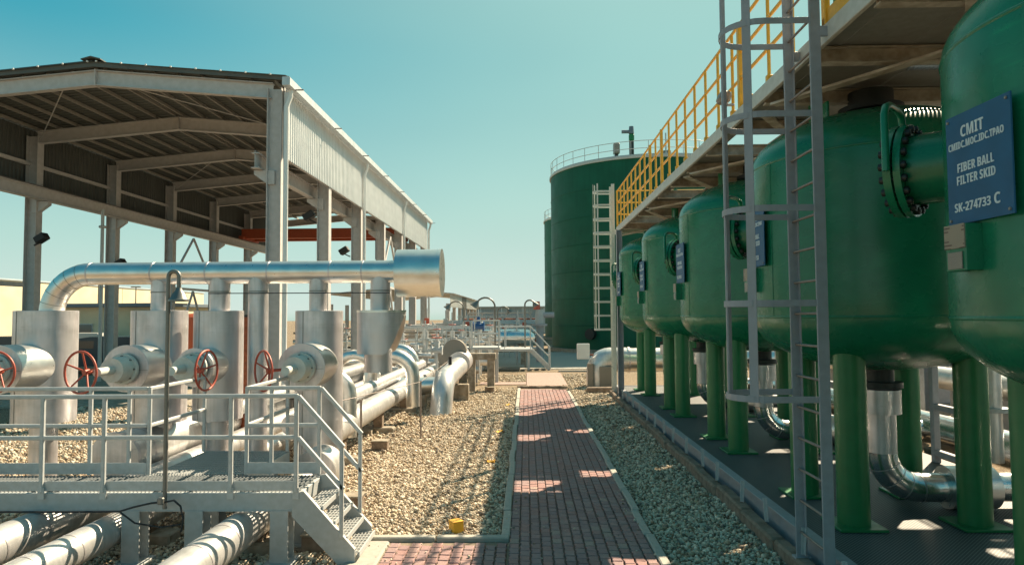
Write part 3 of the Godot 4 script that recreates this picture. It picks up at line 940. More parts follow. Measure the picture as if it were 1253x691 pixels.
func make_shed() -> void:
	var t := thing("open_shed", "large open-sided steel shed with pale corrugated cladding below the roof", "shed")
	var col := MB.new().extrude(hsec(0.34, 0.44, 0.022, 0.016), Vector3(0, 0.06, 0), Vector3(0, 9.5, 0), Vector3.RIGHT).mesh()
	var bpl := MB.new().box(Vector3(0, 0.08, 0), Vector3(0.5, 0.03, 0.5), 0.005).mesh()
	var rr := MB.new().extrude(hsec(0.22, 0.47, 0.022, 0.014), Vector3(SR - 0.1, 9.44, 0), Vector3(SC, 9.92, 0)).mesh()
	var rl := MB.new().extrude(hsec(0.22, 0.47, 0.022, 0.014), Vector3(SL + 0.1, 9.44, 0), Vector3(SC, 9.92, 0)).mesh()
	var stiff := MB.new().box(Vector3(SC, 9.92, 0), Vector3(0.03, 0.52, 0.26), 0.004).mesh()
	var brk := MB.new().extrude(PackedVector2Array([Vector2(0, 0), Vector2(0.62, 0), Vector2(0.62, -0.12), Vector2(0.2, -0.42), Vector2(0, -0.42)]), Vector3(0, 7.0, 0.1), Vector3(0, 7.0, -0.1)).mesh()
	for k in 7:
		var d := 20.4 + 5.0 * k
		for x in [SR, SL]:
			var c := share(t, "column", col, M.shed_steel, V(x, 0, d))
			share(c, "base_plate", bpl, M.shed_steel)
			share(c, "crane_bracket", brk, M.shed_steel, Vector3(0, 0, 0)).rotation.y = PI if x == SR else 0.0
		share(t, "rafter", rr, M.shed_steel, V(0, 0, d))
		share(t, "rafter", rl, M.shed_steel, V(0, 0, d))
		share(t, "ridge_plate", stiff, M.shed_steel, V(0, 0, d))
	var pl := MB.new().box(Vector3.ZERO, Vector3(0.06, 0.11, 30.2), 0.006).mesh()
	for i in 8:
		var f := (i + 0.12) / 7.3
		for s in [-1.0, 1.0]:
			var x: float = SC + s * (1.0 - f) * (SR - SC)
			share(t, "purlin", pl, M.purlin, V(x, 9.68 + 0.49 * f + 0.09, 35.62))
			share(t, "edge_clip", MB.new().box(Vector3.ZERO, Vector3(0.05, 0.05, 0.06), 0.01).mesh(), M.cladding, V(x, 9.68 + 0.49 * f + 0.19, 20.12))
	part(t, "barge_board", MB.new().bar(V(SR + 0.35, 9.79, 20.2), V(SC, 10.29, 20.2), 0.02, 0.16), M.roof)
	part(t, "barge_board", MB.new().bar(V(SL - 0.35, 9.79, 20.2), V(SC, 10.29, 20.2), 0.02, 0.16), M.roof)
	var rp := corr(5.0, 0.25, 0.04, 0.008)
	var rp0 := corr(5.26, 0.25, 0.04, 0.008)
	for k in 6:
		var a := 20.4 + 5.0 * k
		var first := k == 0
		part(t, "roof_sheet", MB.new().extrude(rp0 if first else rp, V(SR + 0.42, 9.83, a - (0.26 if first else 0.0)), V(SC, 10.36, a - (0.26 if first else 0.0))), M.roof)
		part(t, "roof_sheet", MB.new().extrude(rp0 if first else rp, V(SL - 0.42, 9.83, a + 5.0), V(SC, 10.36, a + 5.0)), M.roof)
	part(t, "ridge_cap", MB.new().extrude(PackedVector2Array([Vector2(-0.3, -0.02), Vector2(0, 0.05), Vector2(0.3, -0.02), Vector2(0.3, 0.01), Vector2(0, 0.09), Vector2(-0.3, 0.01)]), V(SC, 10.40, 20.05), V(SC, 10.40, 50.7)), M.roof)
	var cp := corr(4.99, 0.2, 0.035, 0.006)
	for k in 6:
		var a := 20.4 + 5.0 * k
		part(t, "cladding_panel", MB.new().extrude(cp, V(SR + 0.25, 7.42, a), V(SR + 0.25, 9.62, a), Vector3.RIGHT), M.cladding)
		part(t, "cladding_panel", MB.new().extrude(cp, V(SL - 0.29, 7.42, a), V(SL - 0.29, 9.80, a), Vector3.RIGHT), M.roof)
	for x in [SR + 0.17, SL - 0.17]:
		for y in [7.5, 8.45]:
			part(t, "girt", MB.new().box(V(x, y, 35.4), Vector3(0.08, 0.14, 30.0), 0.005), M.shed_steel)
	part(t, "gutter", MB.new().box(V(SR + 0.50, 9.55, 35.3), Vector3(0.24, 0.26, 31.0), 0.015), M.gutter)
	part(t, "gutter", MB.new().box(V(SL - 0.50, 9.55, 35.3), Vector3(0.24, 0.26, 31.0), 0.015), M.gutter)
	for k in 8:
		part(t, "gutter_strap", MB.new().box(V(SR + 0.66, 9.44, 20.3 + 4.3 * k), Vector3(0.42, 0.03, 0.05), 0.004), M.rung)
	for k in 4:
		var d := 20.25 + 10.0 * k + (0.3 if k == 3 else 0.0)
		part(t, "downpipe", MB.new().tube([V(SR + 0.50, 9.45, d), V(SR + 0.47, 9.2, d), V(SR + 0.36, 8.9, d), V(SR + 0.36, 0.3, d)], 0.075, 12), M.cladding)
	part(t, "corner_trim", MB.new().box(V(SR + 0.33, 8.41, 20.38), Vector3(0.16, 1.98, 0.03), 0.004), M.cladding)
	for x in [SR - 0.48, SL + 0.48]:
		part(t, "runway_beam", MB.new().extrude(hsec(0.24, 0.46, 0.022, 0.014), V(x, 7.25, 20.0), V(x, 7.25, 50.5)), M.shed_steel)
		part(t, "crane_rail", MB.new().box(V(x, 7.51, 35.2), Vector3(0.06, 0.07, 30.4), 0.005), M.rung)
	for x in [SR, SL]:
		for q in [[4.6, 7.0], [0.1, 4.05]]:
			part(t, "brace", MB.new().bar(V(x, q[0], 35.6), V(x, q[1], 37.9), 0.1, 0.1), M.shed_steel)
			part(t, "brace", MB.new().bar(V(x, q[0], 40.2), V(x, q[1], 37.9), 0.1, 0.1), M.shed_steel)
		part(t, "strut", MB.new().box(V(x, 4.15, 37.9), Vector3(0.12, 0.12, 4.6), 0.01), M.shed_steel)
	part(t, "strut", MB.new().box(V(SL, 3.85, 22.7), Vector3(0.16, 0.16, 4.4), 0.01), M.shed_steel)
	for i in 3:
		for s in [-1.0, 1.0]:
			part(t, "tie_rod", MB.new().cyl(V(SC + s * 1.2, 9.62, 20.6 + 10.0 * i), V(SC + s * 5.2, 9.3, 25.2 + 10.0 * i), 0.018, 0.018, 6), M.shed_steel)
	rebase(t, V(SC, 0, 35.4))
	# overhead crane
	var c := thing("overhead_crane", "rusty orange overhead travelling crane under the shed roof", "crane")
	for d in [43.6, 45.2]:
		part(c, "girder", MB.new().box(V(SC, 7.93, d), Vector3(10.3, 0.62, 0.34), 0.01), M.orange)
	for x in [SR - 0.48, SL + 0.48]:
		part(c, "end_carriage", MB.new().box(V(x, 7.66, 44.4), Vector3(0.3, 0.22, 2.6), 0.02), M.orange)
	var h := part(c, "hoist", MB.new().box(V(-9.8, 8.35, 44.4), Vector3(1.0, 0.5, 0.9), 0.06), M.orange)
	part(h, "drum", MB.new().cyl(V(-10.2, 8.65, 44.4), V(-9.3, 8.65, 44.4), 0.22, 0.22, 16), M.rung)
	part(h, "hook_rope", MB.new().cyl(V(-9.8, 6.3, 44.4), V(-9.8, 8.2, 44.4), 0.02, 0.02, 6), M.cable)
	rebase(c, V(SC, 7.5, 44.4))
	var labs := ["black flood light on the leftmost shed column in view", "black flood light on the shed column next to the leftmost one", "black flood light inside the shed on the column behind the front corner column", "black flood light inside the shed beside the crane, two columns behind the front corner"]
	var fp := [[SL + 0.3, 5.55, 25.2], [SL + 0.3, 5.0, 30.2], [SR - 0.45, 6.35, 25.6], [SR - 0.45, 5.5, 30.6]]
	for i in 4:
		var fl := thing("flood_light", labs[i], "lamp", V(fp[i][0], fp[i][1], fp[i][2]), "flood lights on the shed columns")
		var sgn := 1.0 if i < 2 else -1.0
		part(fl, "housing", MB.new().box(Vector3(0.18 * sgn, 0.05, 0), Vector3(0.42, 0.26, 0.34), 0.03, Basis(Vector3.BACK, 0.55)), M.dark)
		part(fl, "arm", MB.new().bar(Vector3(-0.1 * sgn, -0.22, 0), Vector3(0.16 * sgn, -0.1, 0), 0.05, 0.05), M.dark)

# ---------------------------------------------------------------- tanks
func make_big_tanks() -> void:
	var data := [[9.2, 51.6, 7.25, "big dark green storage tank with rail and valves on its roof"], [9.35, 76.0, 7.25, "second green storage tank, half hidden behind the bigger looking one"]]
	for i in 2:
		var a: Array = data[i]
		var t := thing("storage_tank", a[3], "tank", V(a[0], 0, a[1]), "green storage tanks")
		var R: float = a[2]
		var H := 12.95
		var prof := []
		prof.append(Vector2(R, 0.25))
		for k in range(1, 8):
			prof.append(Vector2(R, H * k / 7.0))
		part(t, "shell", MB.new().lathe(prof, 128), M.tank)
		var sm := MB.new()
		for k in range(1, 7):
			sm.lathe([Vector2(R, H * k / 7.0 - 0.02), Vector2(R + 0.022, H * k / 7.0), Vector2(R, H * k / 7.0 + 0.02)], 128)
		part(t, "course_seams", sm, M.tank)
		part(t, "rim", MB.new().lathe([Vector2(R, H - 0.14), Vector2(R + 0.10, H - 0.14), Vector2(R + 0.10, H), Vector2(R - 0.2, H + 0.01)], 128), M.channel)
		part(t, "roof", MB.new().lathe([Vector2(R, H - 0.02), Vector2(R * 0.6, H + 0.35), Vector2(0, H + 0.75)], 96), M.tank)
		part(t, "foundation", MB.new().lathe([Vector2(R + 0.35, -0.1), Vector2(R + 0.35, 0.25), Vector2(R - 0.3, 0.26)], 96), M.concrete)
		var g := Node3D.new()
		g.name = "roof_rail"
		t.add_child(g)
		for y in [0.5, 1.0]:
			var pts := []
			for k in 97:
				pts.append(Vector3(cos(TAU * k / 96) * (R - 0.02), H + y, sin(TAU * k / 96) * (R - 0.02)))
			part(g, "rail", MB.new().tube(pts, 0.022, 6, false), M.rail)
		var pm := MB.new().cyl(Vector3.ZERO, Vector3(0, 1.0, 0), 0.022, 0.022, 6).mesh()
		for k in 40:
			share(g, "post", pm, M.rail, Vector3(cos(TAU * k / 40) * (R - 0.02), H, sin(TAU * k / 40) * (R - 0.02)))
		part(g, "toe_plate", MB.new().lathe([Vector2(R - 0.01, H + 0.02), Vector2(R - 0.01, H + 0.12)], 96), M.rail)
		if i == 0:
			# roof fittings: breather, valve and flame arrester
			var bv := part(t, "breather_valve", MB.new().cyl(Vector3(-2.0, H, 5.7), Vector3(-2.0, H + 1.3, 5.7), 0.16, 0.16, 14), M.bolt)
			part(bv, "valve_body", MB.new().box(Vector3(-2.0, H + 1.55, 5.7), Vector3(0.34, 0.5, 0.34), 0.08), M.leg)
			part(bv, "valve_cap", MB.new().cyl(Vector3(-2.0, H + 1.8, 5.7), Vector3(-2.0, H + 2.3, 5.7), 0.18, 0.15, 16), M.bluegrey)
			part(bv, "valve_arm", MB.new().cyl(Vector3(-2.65, H + 1.95, 5.7), Vector3(-1.95, H + 1.95, 5.7), 0.12, 0.12, 12), M.bluegrey)
			part(t, "instrument_box", MB.new().box(Vector3(-3.05, H + 0.75, 5.9), Vector3(0.42, 0.7, 0.4), 0.04), M.plate)
			part(t, "instrument_stand", MB.new().cyl(Vector3(-3.05, H, 5.9), Vector3(-3.05, H + 0.6, 5.9), 0.12, 0.12, 10), M.dark)
			part(t, "hatch", MB.new().cyl(Vector3(0.3, H, 5.9), Vector3(0.3, H + 0.55, 5.9), 0.3, 0.3, 16), M.rung)
			part(t, "goose_vent", MB.new().cyl(Vector3(0.2, H, 6.2), Vector3(0.2, H + 1.7, 6.2), 0.05, 0.05, 8), M.rail)
			# manway and outlet near the ground
			part(t, "manway", MB.new().cyl(Vector3(-4.6, 1.3, 5.2), Vector3(-5.0, 1.3, 5.75), 0.36, 0.36, 24), M.bolt)

# ---------------------------------------------------------------- far background
func car(label: String, at: Vector3, turn: float, m: Material) -> void:
	var t := thing("parked_car", label, "car", at, "cars parked behind the shed")
	t.rotation.y = turn
	var pr := PackedVector2Array([Vector2(-2.3, 0.35), Vector2(2.3, 0.35), Vector2(2.35, 0.75), Vector2(2.2, 0.98), Vector2(1.1, 1.08), Vector2(-2.25, 1.1), Vector2(-2.35, 0.7)])
	part(t, "body", MB.new().extrude(pr, Vector3(0, 0, -0.9), Vector3(0, 0, 0.9)), m)
	var cb := PackedVector2Array([Vector2(-2.15, 1.08), Vector2(1.15, 1.08), Vector2(0.45, 1.62), Vector2(-0.2, 1.72), Vector2(-1.9, 1.70)])
	part(t, "cabin", MB.new().extrude(cb, Vector3(0, 0, -0.78), Vector3(0, 0, 0.78)), m)
	for s in [-1, 1]:
		part(t, "window", MB.new().box(Vector3(-0.05, 1.36, 0.782 * s), Vector3(0.85, 0.36, 0.01), 0.003), M.glass)
		part(t, "window", MB.new().box(Vector3(-1.15, 1.36, 0.782 * s), Vector3(1.1, 0.36, 0.01), 0.003), M.glass)
		for x in [-1.4, 1.45]:
			var w := part(t, "wheel", MB.new().cyl(Vector3(x, 0.36, 0.7 * s), Vector3(x, 0.36, 0.93 * s), 0.36, 0.36, 20), M.tyre)
			part(w, "rim", MB.new().cyl(Vector3(x, 0.36, 0.9 * s), Vector3(x, 0.36, 0.94 * s), 0.22, 0.22, 14), M.lamp_metal)
	for z in [-0.65, 0.65]:
		part(t, "headlight", MB.new().box(Vector3(2.26, 0.85, z), Vector3(0.08, 0.16, 0.34), 0.02), M.car_light)

func make_far() -> void:
	var w := thing("boundary_wall", "long sunlit cream wall far behind the shed", "wall", V(-42.2, 0, 66))
	for k in 5:
		part(w, "wall_panel", MB.new().box(Vector3(0, 2.85, 18 - 9.0 * k), Vector3(0.4, 5.7, 8.97), 0.02), M.wall)
	part(w, "coping", MB.new().box(Vector3(0, 5.77, 0), Vector3(0.55, 0.14, 45.2), 0.02), M.far_wall)
	var b := thing("site_office", "low cream building with a blue grey flat roof behind the shed", "building", V(-27.6, 0, 47))
	part(b, "wall", MB.new().box(Vector3(0, 1.65, 0), Vector3(9.0, 3.3, 6.0), 0.02), M.wall)
	part(b, "roof", MB.new().box(Vector3(0, 3.42, 0.2), Vector3(9.4, 0.24, 6.8), 0.02), M.bluegrey)
	for x in [-3.0, -1.0]:
		var wi := part(b, "window", MB.new().box(Vector3(x, 1.8, 3.02), Vector3(1.0, 0.9, 0.06), 0.01), M.rail)
		part(wi, "pane", MB.new().box(Vector3(x, 1.8, 3.06), Vector3(0.86, 0.76, 0.02)), M.glass)
	var dr := part(b, "door", MB.new().box(Vector3(2.6, 1.05, 3.03), Vector3(0.95, 2.1, 0.07), 0.01), M.bluegrey)
	part(dr, "handle", MB.new().box(Vector3(2.95, 1.05, 3.09), Vector3(0.04, 0.14, 0.04), 0.005), M.rail)
	part(b, "door_frame", MB.new().box(Vector3(2.6, 2.3, 3.1), Vector3(1.5, 0.14, 0.3), 0.01), M.wall)
	car("dark car parked behind the shed, right of the first valve drum", V(-20.9, 0, 32.6), 0.25, M.car)
	car("dark car cut by the left edge behind the first vertical drum", V(-27.0, 0, 34.5), 0.2, M.car)
	car("pale car parked far behind the shed near the office", V(-27.5, 0, 41.0), 0.1, M.car_light)
	# far second shed
	var s := thing("far_shed", "far white roofed shed behind the pipe yard", "shed", V(-11.2, 0, 70))
	for x in [-4.8, 4.8]:
		for k in 7:
			part(s, "column", MB.new().box(Vector3(x, 1.8, 14 - 5.0 * k), Vector3(0.28, 3.6, 0.28), 0.01), M.shed_steel)
	for k in 6:
		var cp := corr(4.98, 0.25, 0.03, 0.006)
		part(s, "cladding_panel", MB.new().extrude(cp, Vector3(5.0, 3.3, 14 - 5.0 * k), Vector3(5.0, 4.4, 14 - 5.0 * k), Vector3.RIGHT), M.cladding if k != 2 else M.plate)
		part(s, "roof_sheet", MB.new().extrude(corr(4.98, 0.25, 0.04, 0.006), Vector3(5.3, 4.4, 14 - 5.0 * k), Vector3(0, 4.95, 14 - 5.0 * k)), M.cladding)
		part(s, "roof_sheet", MB.new().extrude(corr(4.98, 0.25, 0.04, 0.006), Vector3(-5.3, 4.4, 9 - 5.0 * k), Vector3(0, 4.95, 9 - 5.0 * k)), M.cladding)
	var fw := thing("far_hall", "long pale blue grey hall wall on the horizon left of the tanks", "building", V(-2.0, 0, 98))
	for k in 5:
		part(fw, "wall_panel", MB.new().extrude(corr(3.0, 0.3, 0.04, 0.02), Vector3(-7.5 + 3.02 * k, 0, 0), Vector3(-7.5 + 3.02 * k, 3.7, 0), Vector3.BACK), M.far_wall)
	part(fw, "roof_edge", MB.new().box(Vector3(0, 3.78, -2), Vector3(15.6, 0.18, 4.6), 0.02), M.rail)
	# slim mast and poles beyond the shed
	for k in 2:
		var p := thing("lamp_mast", ["thin far lamp mast left of the third shed column", "thin far lamp mast above the cream wall"][k], "mast", V([-38.0, -36.0][k], 0, [66.0, 57.0][k]))
		part(p, "pole", MB.new().cyl(Vector3.ZERO, Vector3(0, 5.6, 0), 0.06, 0.05, 8), M.lamp_metal)
		part(p, "head", MB.new().box(Vector3(0, 5.6, 0), Vector3(0.9, 0.12, 0.25), 0.02), M.lamp_metal)
	var tp := thing("tall_pole", "tall thin pole standing behind the left shed columns", "pole", V(-17.2, 0, 27.4))
	part(tp, "pole", MB.new().cyl(Vector3.ZERO, Vector3(0, 7.0, 0), 0.075, 0.065, 10), M.rail)
	part(tp, "clamp", MB.new().box(Vector3(0, 6.3, 0), Vector3(0.22, 0.1, 0.2), 0.02), M.rail)

# ---------------------------------------------------------------- left operating platform
func make_left_platform() -> void:
	var t := thing("operating_platform", "pale grey steel operating platform with railings and a short stair", "platform")
	var FY := 0.775
	var x0 := -7.2
	var x1 := -2.40
	var d0 := 7.24
	var d1 := 7.98
	part(t, "front_beam", MB.new().box(V((x0 + x1) / 2, 0.665, d0), Vector3(x1 - x0, 0.19, 0.02), 0.004).box(V((x0 + x1) / 2, 0.755, d0 + 0.03), Vector3(x1 - x0, 0.012, 0.07)).box(V((x0 + x1) / 2, 0.576, d0 + 0.025), Vector3(x1 - x0, 0.012, 0.08)), M.grey_paint)
	part(t, "rear_beam", MB.new().box(V((x0 + x1) / 2, 0.665, d1), Vector3(x1 - x0, 0.19, 0.02), 0.004), M.grey_paint)
	for k in 5:
		part(t, "joist", MB.new().box(V(x1 - 0.02 - 1.1 * k, 0.665, (d0 + d1) / 2), Vector3(0.05, 0.16, d1 - d0 - 0.03), 0.004), M.grey_paint)
	var g := MB.new()
	var n := int((x1 - x0) / 0.042)
	for i in n:
		g.box(V(x0 + 0.02 + i * 0.042, FY - 0.012, (d0 + d1) / 2), Vector3(0.006, 0.03, d1 - d0 - 0.02))
	for k in 7:
		g.box(V((x0 + x1) / 2, FY - 0.004, d0 + 0.06 + 0.105 * k), Vector3(x1 - x0, 0.008, 0.008))
	part(t, "grating", g, M.grating).set_meta("kind", "stuff")
	# extension that reaches back between the valves
	var ex := MB.new()
	for i in 34:
		ex.box(V(-4.38 + i * 0.033, FY - 0.012, 8.72), Vector3(0.006, 0.03, 1.40))
	for k in 13:
		ex.box(V(-3.84, FY - 0.004, 8.08 + 0.107 * k), Vector3(1.12, 0.008, 0.008))
	part(t, "grating", ex, M.rail).set_meta("kind", "stuff")
	for x in [-4.42, -3.27]:
		part(t, "side_beam", MB.new().box(V(x, 0.665, 8.72), Vector3(0.02, 0.19, 1.44), 0.004), M.grey_paint)
	part(t, "end_beam", MB.new().box(V(-3.845, 0.665, 9.44), Vector3(1.17, 0.19, 0.02), 0.004), M.grey_paint)
	for x in [-4.13, -3.45]:
		part(t, "leg", MB.new().box(V(x, 0.29, 9.36), Vector3(0.1, 0.56, 0.1), 0.005), M.grey_paint)
	part(t, "toe_board", MB.new().box(V((x0 + x1) / 2, 0.835, d0 - 0.012), Vector3(x1 - x0, 0.10, 0.008), 0.002), M.rail)
	part(t, "toe_board", MB.new().box(V((x0 - 4.44) / 2, 0.85, d1 + 0.012), Vector3(-4.44 - x0, 0.13, 0.008), 0.002), M.rail)
	part(t, "toe_board", MB.new().box(V((-3.25 + x1) / 2, 0.85, d1 + 0.012), Vector3(x1 + 3.25, 0.13, 0.008), 0.002), M.rail)
	# railings
	var fr := Node3D.new()
	fr.name = "front_railing"
	t.add_child(fr)
	for y in [1.77, 1.34]:
		part(fr, "rail", MB.new().box(V((x0 - 2.40) / 2, y, d0 - 0.03), Vector3(-2.40 - x0, 0.045, 0.04), 0.01), M.rail)
	for x in [-6.5, -5.12, -4.46, -3.11, -2.42]:
		part(fr, "post", MB.new().box(V(x, 1.27, d0 - 0.03), Vector3(0.042, 1.0, 0.042), 0.008), M.rail)
		part(fr, "post_foot", MB.new().box(V(x, 0.76, d0 - 0.034), Vector3(0.07, 0.12, 0.012), 0.003), M.rail)
	var rr := Node3D.new()
	rr.name = "rear_railing"
	t.add_child(rr)
	for y in [1.77, 1.34]:
		part(rr, "rail", MB.new().box(V((x0 - 4.44) / 2, y, d1 + 0.03), Vector3(-4.44 - x0, 0.045, 0.04), 0.01), M.rail)
		part(rr, "rail", MB.new().box(V(-2.83, y, d1 + 0.03), Vector3(0.86, 0.045, 0.04), 0.01), M.rail)
		part(rr, "rail", MB.new().box(V(-4.42, y, 8.70), Vector3(0.04, 0.045, 1.42), 0.01), M.rail)
		part(rr, "rail", MB.new().box(V(-3.27, y, 8.70), Vector3(0.04, 0.045, 1.42), 0.01), M.rail)
	for x in [-6.3, -5.12, -4.66, -4.42, -3.27, -2.98, -2.42]:
		part(rr, "post", MB.new().box(V(x, 1.27, d1 + 0.03), Vector3(0.042, 1.0, 0.042), 0.008), M.rail)
	for x in [-4.42, -3.27]:
		part(rr, "post", MB.new().box(V(x, 1.27, 9.38), Vector3(0.042, 1.0, 0.042), 0.008), M.rail)
	# support legs
	for q in [[-6.3, d0 + 0.08], [-4.17, d0 + 0.08], [-3.50, d0 + 0.08], [-2.60, d0 + 0.08], [-3.60, d1 - 0.06], [-2.62, d1 - 0.06]]:
		var l := part(t, "leg", MB.new().extrude(hsec(0.19, 0.2, 0.014, 0.012), V(q[0], 0.0, q[1]), V(q[0], 0.575, q[1]), Vector3.FORWARD), M.grey_paint)
		part(l, "foot_plate", MB.new().box(V(q[0], 0.03, q[1]), Vector3(0.30, 0.02, 0.30), 0.003), M.grey_paint)
		part(l, "footing", MB.new().box(V(q[0], -0.03, q[1]), Vector3(0.42, 0.10, 0.42), 0.015), M.concrete)
	# stair
	var st := Node3D.new()
	st.name = "stair"
	t.add_child(st)
	var sp := PackedVector2Array([Vector2(-2.46, 0.76), Vector2(-2.34, 0.78), Vector2(-1.80, 0.18), Vector2(-1.80, -0.02), Vector2(-1.93, -0.02), Vector2(-2.46, 0.52)])
	for d in [d0 - 0.02, d1 + 0.02]:
		part(st, "stringer", MB.new().extrude(sp, V(0, 0, d - 0.01), V(0, 0, d + 0.01)), M.grey_paint)
		part(st, "stringer_flange", MB.new().bar(V(-2.34, 0.783, d), V(-1.80, 0.183, d), 0.055, 0.012), M.rail)
	for k in 4:
		var y := 0.60 - 0.158 * k
		var x := -2.25 + 0.128 * k
		var tr := MB.new()
		for i in 6:
			tr.box(V(x - 0.09 + 0.036 * i, y, (d0 + d1) / 2), Vector3(0.006, 0.03, d1 - d0))
		for i in 8:
			tr.box(V(x, y + 0.01, d0 + 0.05 + 0.092 * i), Vector3(0.19, 0.012, 0.012))
		tr.box(V(x + 0.105, y, (d0 + d1) / 2), Vector3(0.012, 0.05, d1 - d0))
		part(st, "tread", tr, M.rail)
	for q in [[d0 - 0.03, -2.38, -1.90, -1.94, 0.50], [d1 + 0.03, -2.38, -1.90, -1.94, 0.50]]:
		var d: float = q[0]
		part(st, "handrail", MB.new().bar(V(-2.40, 1.77, d), V(-1.92, 1.235, d), 0.042, 0.042), M.rail)
		part(st, "handrail", MB.new().bar(V(-2.40, 1.34, d), V(-1.92, 0.805, d), 0.042, 0.042), M.rail)
		part(st, "handrail_post", MB.new().box(V(-1.94, 0.77, d), Vector3(0.042, 0.94, 0.042), 0.008), M.rail)
	rebase(t, V(-4.6, 0, 7.6))
	# lamp on the platform edge
	gooseneck("grey gooseneck lamp clamped to the front of the operating platform", V(-3.77, 0.62, 7.15), 2.41, 0.056, 0.022, 0.092, 1.0, M.lamp_metal)
	var cb := thing("cable", "thin black cable hanging along the platform front beam at the lamp", "cable", V(-3.77, 0.7, 7.13))
	part(cb, "strand", MB.new().tube([Vector3(-3.0, -0.10, 0.02), Vector3(-1.0, -0.10, 0.02), Vector3(-0.45, -0.095, 0.02), Vector3(-0.3, -0.05, 0.03), Vector3(-0.12, -0.01, 0.03), Vector3(-0.02, 0.0, 0.03)], 0.011, 6), M.cable)
	part(cb, "strand", MB.new().tube([Vector3(0.02, 0.0, 0.03), Vector3(0.12, 0.02, 0.03), Vector3(0.19, -0.04, 0.03), Vector3(0.22, -0.16, 0.03), Vector3(0.20, -0.30, 0.03)], 0.010, 6), M.cable)
	part(cb, "strand", MB.new().tube([Vector3(-0.45, -0.1, 0.02), Vector3(-0.3, -0.22, 0.0), Vector3(-0.05, -0.28, -0.05), Vector3(0.15, -0.25, -0.06)], 0.009, 6), M.cable)
	part(cb, "junction", MB.new().box(Vector3(0.0, 0.02, 0.06), Vector3(0.06, 0.07, 0.05), 0.01), M.lamp_metal)

func gooseneck(label: String, at: Vector3, h: float, bend: float, r: float, shade: float, side: float, m: Material) -> void:
	var t := thing("gooseneck_lamp", label, "lamp", at, "gooseneck lamps of the yard")
	var pts := [Vector3(0, 0, 0), Vector3(0, h * 0.5, 0), Vector3(0, h, 0)]
	var full := bend < 0.1
	var sweep := PI if full else PI * 0.80
	for i in range(1, 10):
		var a := sweep * i / 9.0
		pts.append(Vector3((bend - bend * cos(a)) * side, h + bend * sin(a), 0))
	var s: Vector3 = pts[-1]
	var ax := Vector3(side * sin(PI - sweep) * 0.9, -cos(PI - sweep), 0).normalized()
	if full:
		s += ax * 0.13
		pts.append(s)
	part(t, "pole", MB.new().tube(pts, r, 12), m)
	var bb := Basis(-ax.cross(Vector3.BACK), -ax, Vector3.BACK)
	var sh := part(t, "shade", MB.new().lathe([Vector2(shade * 0.3, 0.15 * shade), Vector2(shade * 0.42, -shade * 0.2), Vector2(shade * 0.72, -shade * 0.55), Vector2(shade * 0.92, -shade * 1.05), Vector2(shade * 1.08, -shade * 1.2), Vector2(shade * 1.1, -shade * 1.42), Vector2(shade * 0.98, -shade * 1.42), Vector2(shade * 0.85, -shade * 1.05), Vector2(shade * 0.2, -shade * 0.3)], 24, s, bb), m)
	part(sh, "globe", MB.new().lathe([Vector2(0, -shade * 1.3), Vector2(shade * 0.5, -shade * 1.15), Vector2(shade * 0.6, -shade * 0.9), Vector2(shade * 0.3, -shade * 0.5)], 16, s, bb), M.glass)

# ---------------------------------------------------------------- manifold behind the platform
func hand_wheel(parent: Node3D, c: Vector3, ax: Vector3, r: float) -> void:
	var w := Node3D.new()
	w.name = "hand_wheel"
	parent.add_child(w, true)
	var f := MB.frame(ax)
	var pts := []
	for i in 33:
		pts.append(c + (f.x * cos(TAU * i / 32) + f.y * sin(TAU * i / 32)) * r)
	part(w, "rim", MB.new().tube(pts, 0.0155, 8, false), M.red)
	for k in 5:
		var a := TAU * k / 5 + 0.4
		part(w, "spoke", MB.new().cyl(c - ax * 0.09, c + (f.x * cos(a) + f.y * sin(a)) * r, 0.013, 0.011, 8), M.red)
	part(w, "hub", MB.new().cyl(c - ax * 0.12, c - ax * 0.05, 0.042, 0.038, 12), M.red)

